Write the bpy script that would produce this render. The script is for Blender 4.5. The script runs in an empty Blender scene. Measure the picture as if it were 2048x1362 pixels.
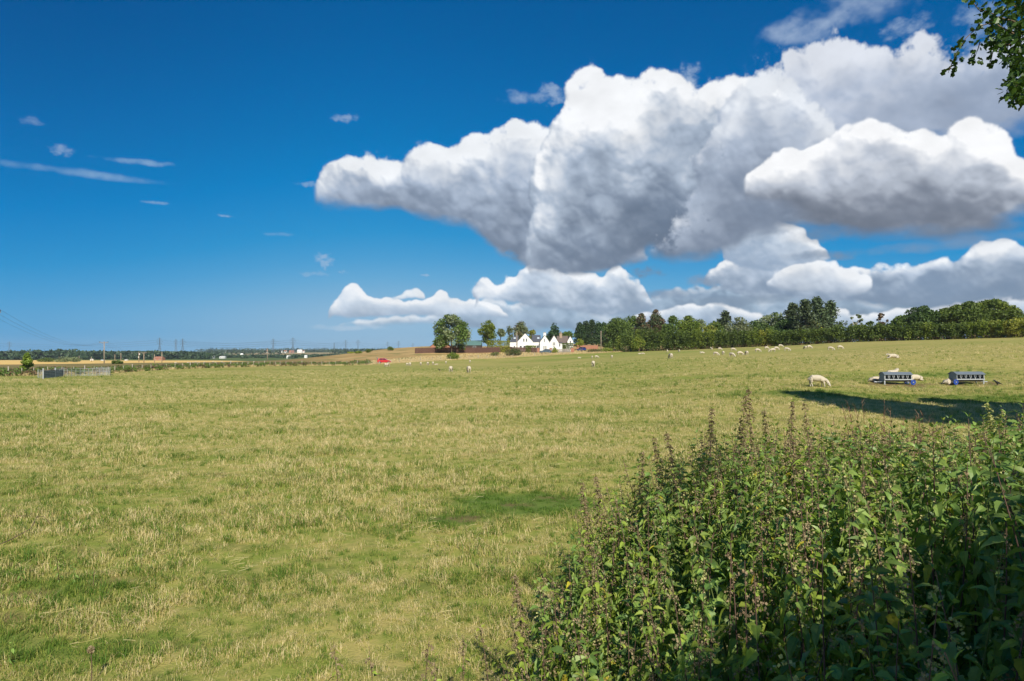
import bpy, bmesh, math, random
import numpy as np
from mathutils import Vector, Matrix

random.seed(7)
rng = np.random.default_rng(7)
R = math.radians
scn = bpy.context.scene
COL = scn.collection

# ------------------------------------------------------------------ camera
FPX, HOR, EYE = 1365.0, 706.0, 2.9          # focal length in photo pixels, horizon row, eye height
cam_d = bpy.data.cameras.new('camera')
cam = bpy.data.objects.new('camera', cam_d)
COL.objects.link(cam)
cam.location = (0, 0, EYE)
cam.rotation_euler = (R(90), 0, 0)
cam_d.lens = 24.0
cam_d.sensor_width = 36.0
cam_d.shift_y = (HOR - 681.0) / 2048.0
cam_d.clip_start = 0.1
cam_d.clip_end = 20000
scn.camera = cam

# ------------------------------------------------------------------ light
SUN_AZ, SUN_EL = 164.0, 38.0                 # degrees clockwise from the view direction, above horizon
sd = bpy.data.lights.new('sun', 'SUN')
sd.energy = 4.8
sd.angle = R(0.53)
sd.color = (1.0, 0.93, 0.80)
sun = bpy.data.objects.new('sun', sd)
COL.objects.link(sun)
_s = Vector((math.sin(R(SUN_AZ)) * math.cos(R(SUN_EL)), math.cos(R(SUN_AZ)) * math.cos(R(SUN_EL)), math.sin(R(SUN_EL))))
sun.rotation_euler = _s.to_track_quat('Z', 'Y').to_euler()
sun.location = (60, -30, 60)
scn.view_settings.view_transform = 'Standard'
scn.view_settings.look = 'None'
scn.view_settings.exposure = 0.3
scn.view_settings.gamma = 1.0
scn.cycles.max_bounces = 6
scn.cycles.transparent_max_bounces = 12
scn.cycles.use_denoising = True

# ------------------------------------------------------------------ node helper
class NT:
    """small helper to write node trees as expressions"""
    def __init__(s, tree):
        s.t = tree
    def new(s, kind, **props):
        n = s.t.nodes.new(kind)
        for k, v in props.items():
            setattr(n, k, v)
        return n
    def put(s, sock, v):
        if v is None:
            return
        if isinstance(v, bpy.types.NodeSocket):
            s.t.links.new(v, sock)
        else:
            try:
                sock.default_value = v
            except Exception:
                if isinstance(v, (int, float)):
                    sock.default_value = (v, v, v)
                else:
                    sock.default_value = tuple(v) + (1.0,)
    def m(s, op, a, b=None, c=None, clamp=False):
        n = s.new('ShaderNodeMath', operation=op, use_clamp=clamp)
        s.put(n.inputs[0], a); s.put(n.inputs[1], b); s.put(n.inputs[2], c)
        return n.outputs[0]
    def vm(s, op, a, b=None, out=0):
        n = s.new('ShaderNodeVectorMath', operation=op)
        s.put(n.inputs[0], a)
        if op == 'SCALE': s.put(n.inputs[3], b)
        else: s.put(n.inputs[1], b)
        return n.outputs[out]
    def sstep(s, v, lo, hi, to0=0.0, to1=1.0, kind='SMOOTHSTEP'):
        n = s.new('ShaderNodeMapRange', interpolation_type=kind)
        s.put(n.inputs['Value'], v); s.put(n.inputs['From Min'], lo); s.put(n.inputs['From Max'], hi)
        s.put(n.inputs['To Min'], to0); s.put(n.inputs['To Max'], to1)
        return n.outputs[0]
    def mix(s, f, a, b, blend='MIX'):
        n = s.new('ShaderNodeMix', data_type='RGBA', blend_type=blend)
        s.put(n.inputs[0], f); s.put(n.inputs[6], a); s.put(n.inputs[7], b)
        return n.outputs[2]
    def ramp(s, f, stops, interp='LINEAR'):
        n = s.new('ShaderNodeValToRGB')
        cr = n.color_ramp
        cr.interpolation = interp
        while len(cr.elements) > 1:
            cr.elements.remove(cr.elements[-1])
        for i, (p, c) in enumerate(stops):
            e = cr.elements[0] if i == 0 else cr.elements.new(p)
            e.position = p
            c = (c, c, c) if isinstance(c, (int, float)) else c
            e.color = tuple(c[:3]) + (1.0,)
        s.put(n.inputs[0], f)
        return n.outputs[0]
    def noise(s, vec, scale, detail=3, rough=0.5, dist=0.0, out=0, **kw):
        n = s.new('ShaderNodeTexNoise', **kw)
        s.put(n.inputs['Vector'], vec)
        n.inputs['Scale'].default_value = scale
        n.inputs['Detail'].default_value = detail
        n.inputs['Roughness'].default_value = rough
        n.inputs['Distortion'].default_value = dist
        return n.outputs[out]
    def voro(s, vec, scale, detail=0, rough=0.5, feature='SMOOTH_F1', smooth=1.0, out=0, rand=1.0):
        n = s.new('ShaderNodeTexVoronoi', feature=feature)
        s.put(n.inputs['Vector'], vec)
        n.inputs['Scale'].default_value = scale
        n.inputs['Detail'].default_value = detail
        n.inputs['Roughness'].default_value = rough
        if 'Smoothness' in n.inputs: n.inputs['Smoothness'].default_value = smooth
        n.inputs['Randomness'].default_value = rand
        return n.outputs[out]
    def xyz(s, x, y, z=0.0):
        n = s.new('ShaderNodeCombineXYZ')
        s.put(n.inputs[0], x); s.put(n.inputs[1], y); s.put(n.inputs[2], z)
        return n.outputs[0]
    def sep(s, v):
        n = s.new('ShaderNodeSeparateXYZ')
        s.put(n.inputs[0], v)
        return n.outputs

# ------------------------------------------------------------------ sky helpers
def px_az(px): return math.degrees(math.atan((px - 1024) / FPX))
def px_el(px, py):
    return math.degrees(math.atan((HOR - py) / FPX * math.cos(math.atan((px - 1024) / FPX))))

# ------------------------------------------------------------------ cumulus clouds computed on an azimuth / elevation grid
CW, CH, CA, CE = 1920, 640, 60.0, 40.0        # grid size, half azimuth range, top elevation

def _blur(a, s):
    """gaussian blur through FFT (reflected borders)"""
    p = int(3 * s) + 2
    b = np.pad(a, p, mode='edge')
    fy = np.fft.fftfreq(b.shape[0])[:, None]; fx = np.fft.rfftfreq(b.shape[1])[None, :]
    g = np.exp(-2 * (np.pi * s) ** 2 * (fx * fx + fy * fy))
    r = np.fft.irfft2(np.fft.rfft2(b) * g, s=b.shape)
    return r[p:-p, p:-p]

def _vnoise(shape, cell, rg, aspect=1.0):
    """smooth value noise, cell in pixels"""
    h, w = shape
    ny, nx = int(h / (cell / aspect)) + 4, int(w / cell) + 4
    g = rg.random((ny, nx))
    ys = np.arange(h) / (cell / aspect); xs = np.arange(w) / cell
    iy, ix = ys.astype(int), xs.astype(int)
    fy, fx = ys - iy, xs - ix
    fy = fy * fy * (3 - 2 * fy); fx = fx * fx * (3 - 2 * fx)
    a = g[iy][:, ix]; b = g[iy][:, ix + 1]; c = g[iy + 1][:, ix]; d = g[iy + 1][:, ix + 1]
    fx = fx[None, :]; fy = fy[:, None]
    return (a * (1 - fx) + b * fx) * (1 - fy) + (c * (1 - fx) + d * fx) * fy

def _fbm(shape, cell, octs, rg, rough=0.5, aspect=1.0):
    r = 0; amp = 1.0; tot = 0
    for i in range(octs):
        r = r + amp * _vnoise(shape, max(1.6, cell / 2 ** i), rg, aspect); tot += amp; amp *= rough
    return r / tot

def _ss(x, a, b):
    t = np.clip((x - a) / (b - a), 0, 1)
    return t * t * (3 - 2 * t)

def cloud_map():
    rg = np.random.default_rng(21)
    H, W = CH, CW
    X = np.arange(W); AZ = (X + .5) / W * 2 * CA - CA
    Y = np.arange(H); EL = (Y + .5) / H * CE          # row 0 = horizon
    kx, ky = W / (2 * CA), H / CE                      # pixels per degree (both 16)
    rgb = np.zeros((H, W, 3)); alp = np.zeros((H, W))
    YY = Y[:, None] + 0.0 * X[None, :]
    def over(c, a):
        nonlocal rgb, alp
        # premultiplied "over"
        rgb = c * a[..., None] + rgb * (1 - a[..., None])
        alp = a + alp * (1 - a)
    def conv(pts):
        az = [px_az(p[0]) for p in pts]; el = [px_el(p[0], p[1]) for p in pts]
        # mirror on past the frame so that the sky keeps its clouds to the sides
        return np.interp(AZ, az, el) * ky
    def lerp3(v, stops):
        xs = [s[0] for s in stops]
        return np.stack([np.interp(v, xs, [s[1][k] for s in stops]) for k in range(3)], -1)

    def pts_min(t): return min(q[0] for q in t)
    def puffs(T, B, rmin, rmax, n, flat, seed, jag=1.0, inset=0.35):
        """height field of many overlapping spheres whose tops follow the outline T"""
        r_ = np.random.default_rng(seed)
        Hh = np.full((H, W), -1e3)
        xs0 = np.where(T - B > 2)[0]
        if len(xs0) == 0: return Hh
        rad = rmin * (rmax / rmin) ** (r_.random(n) ** 2.1)
        rad = np.sort(rad)[::-1]
        for r in rad:
            x = int(r_.choice(xs0))
            t, b = T[x], B[x]
            th = t - b
            r = min(r, max(rmin, th * 0.55))
            lo, hi = b + r * 0.4, t - r * (0.92 - 0.25 * jag * r_.random())
            if hi <= lo: hi = lo + 0.1
            y = lo + (hi - lo) * (1 - r_.random() ** (1.0 + inset * 3))
            # depth of the puff: bulging towards the viewer in the middle of the mass
            q = (y - b) / max(th, 1)
            z = flat * th * math.sqrt(max(0.0, 1 - (2 * q - 1) ** 2)) * 0.5 + r_.random() * r * 0.4
            x0, x1 = max(0, int(x - r)), min(W, int(x + r) + 1)
            y0, y1 = max(0, int(y - r)), min(H, int(y + r) + 1)
            if x1 <= x0 or y1 <= y0: continue
            d2 = (np.arange(x0, x1)[None, :] - x) ** 2 + (np.arange(y0, y1)[:, None] - y) ** 2
            v = np.where(d2 < r * r, z + np.sqrt(np.maximum(r * r - d2, 0)), -1e3)
            np.maximum(Hh[y0:y1, x0:x1], v, out=Hh[y0:y1, x0:x1])
        return Hh

    def layer(top, bot, rmin, rmax, n, seed, dark, mid, lit, soft=2.0, bsoft=10.0, flat=0.5, warp=6.0, wcell=24,
              contrast=1.0, grad=0.75, bias=0.0, opac=1.0, lowfreq=0.35, tp=1.0, wob=0.12, erode=0.35, spots=(), rimw=0.30):
        r_ = np.random.default_rng(seed + 500)
        T, B = conv(top), conv(bot)
        rng_ok = (AZ >= px_az(pts_min(top))) & (AZ <= px_az(max(q[0] for q in top)))
        T = np.where(rng_ok, T, B)
        ok = (T - B) > 1.5
        # small irregularities of the outline
        n1 = _fbm((4, W), 40, 4, r_)[1]; n2 = _fbm((4, W), 70, 3, r_)[1]
        th = np.maximum(T - B, 0)
        b1 = np.abs(_fbm((4, W), rmax * 1.1, 2, r_)[1] - .5) * 2; b2 = np.abs(_fbm((4, W), rmax * .45, 2, r_)[1] - .5) * 2
        T2 = T + np.minimum(b1 * rmax * .55 + b2 * rmax * .35, th * .3) - rmax * .2 + (n1 - .5) * np.minimum(th * wob * 5, 34)
        B2 = B + (n2 - .5) * np.minimum(th * .35, 14)
        Hh = puffs(T2, B2, rmin, rmax, n, flat, seed)
        M = (Hh > -500).astype(float)
        # fill the body below the heads
        body = ((YY < (T2 - rmin * 2)[None, :]) & (YY > B2[None, :]) & ok[None, :]).astype(float)
        M = np.maximum(M, body)
        zb = flat * th[None, :] * 0.25
        Hf = np.where(Hh > -500, Hh, zb * body)
        # warp everything with turbulence so that no circle survives
        wx = (_fbm((H, W), wcell, 5, r_, .55) - .5) * 2 * warp; wy = (_fbm((H, W), wcell, 5, r_, .55) - .5) * 2 * warp
        iy = np.clip(YY + wy, 0, H - 1).astype(int); ix = np.clip(X[None, :] + wx, 0, W - 1).astype(int)
        Hf = Hf[iy, ix]; M = M[iy, ix]
        tb = _fbm((H, W), wcell * 1.8, 7, r_, .55)
        tb2 = 1 - np.abs(2 * _fbm((H, W), wcell * 1.0, 6, r_, .52) - 1) * 2.2      # billowed turbulence
        Hs = puffs(T2, B2, 2.2, max(5.0, rmax * .28), int(n * 1.3), 0.0, seed + 77, inset=1.2)
        Hs = np.where(Hs > -500, Hs, 0)[np.clip(YY + wy * .6, 0, H - 1).astype(int), np.clip(X[None, :] + wx * .6, 0, W - 1).astype(int)]
        Hf = Hf + Hs * .8
        Hf = 0.70 * Hf + (tb - .5) * warp * 7.0 + tb2 * warp * 0.8
        fine = _fbm((H, W), 14, 4, r_, .6)
        Mb = _blur(M, soft * 1.3)
        rag = _fbm((H, W), 26, 6, r_, .62)
        inner = 1 - _ss(_blur(M, soft * 7), 0.72, 0.97)
        edge = _ss(Mb + (rag - .5) * erode * 2.4 * inner + (fine - .5) * .5 * inner, 0.30, 0.86) * _ss(_blur(M, soft * 3), 0.03, 0.25)
        # soft flat base
        lowb = _fbm((H, W), 60, 5, r_, .55, 2.0)
        base = _ss(YY - B2[None, :] + (lowb - .5) * bsoft * 2.2, -bsoft * .5, bsoft)
        a = edge * base * opac * _ss(np.convolve(np.pad(th, 12, mode='edge'), np.ones(25) / 25, 'valid'), 0.5, 6.0)[None, :]
        # light on the height field at three scales
        L = 0
        for s, g in ((1.0, .50), (2.6, .50), (8.0, .65)):
            hs = _blur(Hf, s)
            gy, gx = np.gradient(hs)
            nz = 1 / np.sqrt(1 + gx * gx + gy * gy)
            dotl = (-gx * 0.28 * nz - gy * 0.72 * nz + 0.62 * nz)
            L = L + g * (dotl - 0.45)
        L = L / 1.2
        # crevices between heads are darker
        cav = np.clip((_blur(Hf, 2.0) - _blur(Hf, 12.0)) / (6.0 + 0.02 * th.max()), -1, 1)
        ks = np.exp(-0.5 * (np.arange(-90, 91) / 30.0) ** 2); ks /= ks.sum()
        Bs, ts = (np.convolve(np.pad(z_, 90, mode='edge'), ks, 'valid') for z_ in (B2, th))
        q = np.clip((YY - Bs[None, :]) / np.maximum(ts[None, :], 4), 0, 1.1)
        lf = _fbm((H, W), 150, 4, r_, .5, 1.8)
        lf2 = _fbm((H, W), max(30, rmax * 3.2), 5, r_, .5, 1.2)
        so = max(3.0, rmax * 0.5)
        Mo = _blur(M, so)
        sh = int(so * 0.9)
        rim = 1 - np.vstack([Mo[sh:], np.zeros((sh, W))])                # open sky above: the heads catch the sun
        rim = np.clip(rim * 1.5 - 0.1 + (tb - .5) * 1.3, 0, 1) * _ss(q, 0.15, 0.75)
        v = bias + grad * (0.62 * q ** tp + rimw * rim) + contrast * (L * 0.60 * (0.32 + 0.85 * rim) + cav * 0.12) + (lf - .5) * lowfreq * 1.8 + (lf2 - .5) * lowfreq * 1.0
        v = v + (fine - .5) * 0.10
        for (sx, sy, srx, sry, sa) in spots:
            x0 = (px_az(sx) + CA) * kx; y0 = px_el(sx, sy) * ky
            v = v + sa * np.exp(-(((X[None, :] - x0 + (lf2 - .5) * 60) / (srx / 2.3)) ** 2 + ((YY - y0 + (lf - .5) * 40) / (sry / 2.3)) ** 2))
        v = _blur(v, 0.45)
        v = np.where(v < .2, .2 * np.exp(np.minimum(v - .2, 0) / .2), v)
        c = (0.86 + 0.28 * _fbm((H, W), 40, 5, r_, .55, 1.6))[..., None] * lerp3(v, [(0.0, dark), (0.5, mid), (1.0, lit)])
        over(c, a)

    def wisp(px, py, rx, ry, s, col=(0.50, 0.58, 0.72), tilt=0.0):
        r_ = np.random.default_rng(int(px * 7 + py))
        x0 = (px_az(px) + CA) * kx; y0 = px_el(px, py) * ky
        rx *= kx; ry *= ky
        n = _fbm((H, W), max(6, rx * .6), 5, r_, .6, 1.6)
        n2 = _fbm((H, W), max(5, rx * .8), 4, r_, .6, 1.0)
        u = (X[None, :] - x0) / rx; v = (YY - y0 - tilt * (X[None, :] - x0)) / ry + (n2 - .5) * 1.6
        q = u * u + v * v
        a = _ss(1.3 - q + (n - .5) * 3.2, 0.0, 2.0) * s * _ss(2.4 - q, 0, 1.2)
        over(np.array(col)[None, None, :] + 0 * a[..., None], a)

    W_ = (0.90, 0.93, 0.97)
    V = (0.42, 0.53, 0.70)
    for a in ((690, 238, 1.1, .32, .6), (1035, 197, 2.2, .5, .55), (1105, 190, 1.2, .7, .6), (1376, 160, 1.1, 1.0, .7),
              (120, 300, .9, .42, .5), (310, 406, 1.0, .12, .5), (648, 520, .8, .7, .6), (690, 545, .5, .15, .4),
              (1720, 14, 6.0, 1.3, .85), (1640, 60, 3.4, .9, .6), (850, 295, 1.0, .5, .5), (965, 282, .8, .4, .45),
              (60, 243, .8, .25, .3), (850, 551, .5, .1, .5), (450, 432, .6, .1, .5), (1960, 40, 1.8, 1.4, .6),
              (1810, 56, 1.6, .8, .6), (610, 368, .8, .2, .4), (630, 548, 1.0, .25, .35), (560, 470, 1.2, .12, .2)):
        wisp(*a, col=V)
    wisp(150, 346, 6.0, .30, .50, (0.40, 0.56, 0.74), -0.01)
    wisp(285, 326, 2.6, .22, .45, (0.45, 0.60, 0.76), 0.0)
    wisp(700, 655, 3.0, .25, .5, (0.55, 0.66, 0.78))
    wisp(880, 638, 3.0, .25, .7, (0.60, 0.70, 0.80))
    # pale far bank over the horizon
    layer([(640,655),(700,640),(860,630),(900,622),(1000,610),(1100,600),(1240,606),(1300,606),(1400,580),(1500,580),(1700,592),(1900,566),(2048,548),(2400,548),(3600,540)],
          [(640,655),(700,650),(900,655),(1100,665),(1300,690),(1500,700),(1800,702),(2048,702),(2400,702),(3600,702)],
          3, 16, 1500, 3, (.20,.29,.41), (.38,.50,.64), (.72,.79,.87), soft=2.0, bsoft=8, flat=.5, warp=5, wcell=24, grad=.35, bias=.22, lowfreq=.75)
    layer([(1240,650),(1270,628),(1340,622),(1400,612),(1440,602),(1480,622),(1540,640),(1600,628),(1680,622),(1700,640),(1800,618),(1900,610),(2048,590),(2400,600)],
          [(1240,652),(1300,648),(1400,650),(1500,655),(1700,660),(2048,650),(2400,655)],
          2.5, 9, 1200, 4, (.30,.40,.54), (.52,.62,.74), (.88,.91,.95), soft=1.6, bsoft=6, flat=.6, warp=4, wcell=18, grad=.6, bias=.15, lowfreq=.6)
    # row of bright cumulus along the horizon
    layer([(655,640),(668,608),(685,586),(706,575),(722,590),(740,606),(770,603),(800,606),(840,600),(862,596),(884,588),(904,602),(930,604),(960,602),(985,612),(1006,624),(1020,638)],
          [(655,640),(668,632),(700,637),(740,634),(800,634),(900,630),(1000,634),(1020,638)],
          2.5, 9, 900, 5, (.33,.44,.59), (.62,.71,.82), W_, soft=1.3, bsoft=4, flat=.6, warp=3.0, wcell=14, grad=.75, bias=.10, lowfreq=.3)
    layer([(770,602),(790,596),(820,578),(842,582),(850,600)], [(770,602),(790,602),(820,600),(842,600),(850,600)],
          2, 5, 120, 6, (.40,.50,.64), (.62,.70,.80), (.80,.85,.90), soft=1.5, bsoft=3, warp=3, wcell=12, bias=.2)
    layer([(945,625),(958,592),(968,560),(978,582),(1005,566),(1018,555),(1055,542),(1090,548),(1130,552),(1175,556),(1200,560),(1240,552),(1268,570),(1290,600),(1310,612)],
          [(945,625),(960,606),(1010,612),(1060,622),(1120,632),(1200,634),(1260,628),(1310,618)],
          2.5, 14, 1800, 7, (.25,.34,.47), (.56,.65,.77), W_, soft=1.5, bsoft=6, flat=.6, warp=4.5, wcell=18, grad=.62, bias=.14, lowfreq=.8, erode=.6, contrast=1.3)
    # broken cumulus to the right, above the trees
    layer([(1410,570),(1430,540),(1446,530),(1500,512),(1560,516),(1610,522),(1680,536),(1722,550),(1760,536),(1800,528),(1850,524),(1905,534),(1940,510),(1990,496),(2048,510),(2200,480),(2400,500),(2800,470),(3600,500)],
          [(1410,572),(1450,590),(1500,598),(1600,602),(1700,606),(1800,612),(1900,612),(2048,608),(2200,606),(2400,610),(2800,600),(3600,600)],
          2.5, 17, 3000, 8, (.19,.27,.39), (.46,.55,.68), W_, soft=1.6, bsoft=7, flat=.6, warp=5, wcell=22, grad=.72, bias=.04, lowfreq=.9, erode=.6, contrast=1.3)
    layer([(1452,520),(1464,450),(1482,430),(1510,425),(1545,432),(1590,440),(1606,470),(1640,495),(1660,515)],
          [(1452,524),(1480,540),(1540,542),(1600,536),(1640,528),(1660,520)],
          2.5, 10, 500, 9, (.30,.40,.55), (.55,.64,.76), W_, soft=1.7, bsoft=5, flat=.6, warp=5, wcell=18, grad=.45, bias=.22, lowfreq=.5)
    layer([(1540,560),(1580,545),(1640,535),(1700,545),(1730,565),(1740,580)],[(1540,575),(1580,586),(1640,592),(1700,590),(1730,586),(1740,582)],
          3, 12, 500, 10, (.30,.38,.50), (.60,.67,.77), W_, soft=1.5, bsoft=5, flat=.6, warp=4, wcell=18, grad=.7, bias=.1, lowfreq=.3)
    # dark flat shreds under the big clouds
    DK = (.17, .24, .35)
    for a in ((1297, 546, 1.3, .45, .9, DK), (1640, 512, 3.0, .4, .8, (.20,.27,.38)), (1330, 588, 4.5, .4, .85, (.22,.31,.44)), (1880, 603, 6.0, .35, .55, (.24,.32,.44)),
              (1900, 488, 6.0, .5, .6, (.24,.31,.43)), (1420, 560, 2.5, .5, .8, (.24,.32,.44)), (1500, 602, 4.0, .4, .8, (.22,.30,.41)), (1190, 588, 1.0, .35, .6, (.40,.49,.61))):
        wisp(*a[:5], col=a[5])
    # the main mass: a veil behind, then the left shelf and the tower
    layer([(1440,330),(1480,190),(1520,150),(1560,170),(1600,118),(1660,95),(1720,68),(1780,80),(1840,122),(1900,176),(1960,140),(2048,100),(2200,90),(2500,60),(3600,140)],
          [(1440,335),(1480,360),(1560,380),(1700,360),(1800,330),(1900,296),(2048,262),(2200,290),(2500,300),(3600,260)],
          6, 40, 2200, 11, (.27,.34,.47), (.42,.49,.62), (.72,.76,.84), soft=4.0, bsoft=26, flat=.35, warp=16, wcell=70, contrast=.8, grad=.5, bias=.24, lowfreq=.45, tp=1.2, erode=.9,
          spots=[(1700,110,160,60,.35),(1620,190,120,90,.25),(1830,170,120,60,.2),(1950,240,160,60,-.15),(1480,200,50,60,.3)])
    layer([(640,404),(652,378),(680,350),(720,340),(752,330),(775,344),(800,348),(822,326),(850,308),(920,296),(960,290),(1000,282),(1050,268),(1100,278),(1130,300),(1160,340),(1200,400),(1240,455),(1275,500),(1310,525)],
          [(640,408),(650,414),(700,424),(760,430),(800,426),(860,442),(930,452),(960,472),(1000,512),(1050,536),(1120,547),(1180,549),(1220,542),(1240,537),(1275,530),(1310,527)],
          4, 34, 3400, 12, (.135,.185,.27), (.40,.48,.61), (.86,.89,.93), soft=2.6, bsoft=12, flat=.4, warp=8, wcell=40, contrast=1.0, grad=.75, bias=.11, lowfreq=.38, tp=.85, erode=.6,
          spots=[(930,340,110,60,.25),(1050,310,90,60,.25),(720,370,60,40,.1),(1130,480,120,60,-.18),(1010,440,120,50,-.05)])
    layer([(1050,540),(1085,500),(1104,420),(1116,330),(1127,252),(1150,212),(1190,178),(1225,172),(1260,178),(1300,194),(1340,188),(1400,205),(1445,208),(1470,180),(1500,165),(1530,190),(1580,300),(1640,360)],
          [(1050,542),(1085,540),(1120,545),(1180,546),(1220,538),(1262,520),(1300,508),(1400,517),(1470,508),(1498,482),(1530,462),(1580,456),(1640,450)],
          4, 42, 3600, 13, (.135,.185,.27), (.42,.50,.62), (.93,.95,.98), soft=2.4, bsoft=12, flat=.45, warp=8, wcell=40, contrast=1.1, grad=.85, bias=.08, lowfreq=.38, tp=.95, erode=.6,
          spots=[(1200,230,90,70,.30),(1270,230,70,60,.2),(1250,370,60,60,.22),(1440,340,90,110,-.12),(1500,260,60,90,-.10),(1340,470,140,60,-.15),(1450,345,30,22,.25)])
    layer([(1290,505),(1350,480),(1410,400),(1450,270),(1478,188),(1510,150),(1535,140),(1560,200),(1620,240),(1680,300),(1720,330)],
          [(1290,507),(1350,515),(1410,510),(1450,500),(1478,482),(1510,470),(1560,462),(1620,455),(1680,450),(1720,440)],
          5, 34, 1500, 15, (.17,.22,.31), (.42,.49,.61), (.80,.84,.90), soft=5.0, bsoft=16, flat=.35, warp=14, wcell=60, contrast=.8, grad=.55, bias=.16, lowfreq=.4, tp=1.0, erode=.9, opac=.93,
          spots=[(1570,200,40,50,.25),(1500,220,50,50,.15),(1560,430,100,40,-.2)])
    # the near bright cumulus on the right with its grey base
    layer([(1500,400),(1516,345),(1535,316),(1580,316),(1630,300),(1660,278),(1692,254),(1725,244),(1765,254),(1790,292),(1812,290),(1850,264),(1888,290),(1905,282),(1940,260),(1970,272),(1988,304),(2020,338),(2048,354),(2120,400),(2300,390),(2500,440)],
          [(1500,402),(1520,405),(1560,420),(1600,440),(1640,456),(1700,470),(1800,478),(1900,474),(1980,464),(2048,446),(2120,450),(2300,448),(2500,442)],
          4, 30, 2600, 14, (.15,.18,.24), (.50,.55,.64), (.96,.97,.99), soft=1.8, bsoft=16, flat=.45, warp=6, wcell=30, contrast=1.05, grad=1.05, bias=-.06, lowfreq=.25, tp=.9, erode=.5,
          spots=[(1600,350,90,50,.35),(1720,310,80,50,.15),(1900,320,120,50,.2),(1800,400,160,50,-.12),(1560,420,60,40,-.2),(1780,450,260,30,-.18)])
    for a in ((1600, 470, 4.0, .7, .6, (.19,.24,.33)), (1830, 470, 7.0, .6, .55, (.18,.22,.29))):
        wisp(*a[:5], col=a[5])
    out = np.zeros((H, W, 4), np.float32)
    out[..., :3] = rgb / np.maximum(alp, 1e-4)[..., None]
    out[..., 3] = alp
    return out

def build_world():
    w = bpy.data.worlds.new('World')
    scn.world = w
    w.use_nodes = True
    t = w.node_tree
    t.nodes.clear()
    N = NT(t)
    out = N.new('ShaderNodeOutputWorld')
    bg = N.new('ShaderNodeBackground')
    t.links.new(bg.outputs[0], out.inputs[0])
    sky = N.new('ShaderNodeTexSky', sky_type='NISHITA')
    sky.sun_disc = False
    sky.sun_elevation = R(SUN_EL)
    sky.sun_rotation = R(SUN_AZ)
    sky.air_density = 1.0
    sky.dust_density = 0.4
    sky.ozone_density = 4.0
    tc = N.new('ShaderNodeTexCoord')
    dx, dy, dz = N.sep(N.vm('NORMALIZE', tc.outputs['Generated']))
    t.links.new(N.xyz(dx, dy, N.m('MAXIMUM', dz, 0.03)), sky.inputs[0])
    y = N.sep(N.vm('SCALE', sky.outputs[0], 0.1))[1]
    # polarisation: the sky is a little darker on the left, where the light is most polarised
    y = N.m('MULTIPLY', y, N.sstep(N.m('ARCTAN2', dx, dy), R(-38), R(-8), 0.86, 1.12))
    # the deep blue of a polarised summer sky, driven by the sky texture
    skyc = N.ramp(y, [(0.0, (0, .02, .10)), (.15, (0, .078, .262)), (.20, (0, .094, .315)), (.28, (.0, .140, .42)), (.41, (.0, .215, .555)),
                      (.55, (.022, .29, .62)), (.64, (.065, .34, .65)), (.72, (.12, .39, .67)), (1.0, (.36, .54, .70))])
    az = N.m('MULTIPLY', N.m('ARCTAN2', dx, dy), 57.29578)
    el = N.m('MULTIPLY', N.m('ARCSINE', dz), 57.29578)
    u = N.m('PINGPONG', N.m('DIVIDE', N.m('ADD', az, CA), 2 * CA), 1.0)
    v = N.m('DIVIDE', N.m('MAXIMUM', el, 0.05), CE, clamp=True)
    img = bpy.data.images.new('cloud_field', CW, CH, alpha=True, float_buffer=True)
    img.colorspace_settings.name = 'Non-Color'
    img.alpha_mode = 'CHANNEL_PACKED'
    img.pixels.foreach_set(cloud_map().ravel())
    img.update(); img.pack()
    tx = N.new('ShaderNodeTexImage', image=img, interpolation='Linear', extension='EXTEND')
    t.links.new(N.xyz(u, v), tx.inputs[0])
    a = N.m('MULTIPLY', tx.outputs[1], N.sstep(el, 39.0, 34.0))
    cur = N.mix(a, skyc, tx.outputs[0])
    t.links.new(cur, bg.inputs[0])
    bg.inputs[1].default_value = 0.81
    w.cycles.sampling_method = 'MANUAL'
    w.cycles.sample_map_resolution = 1024
build_world()

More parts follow.
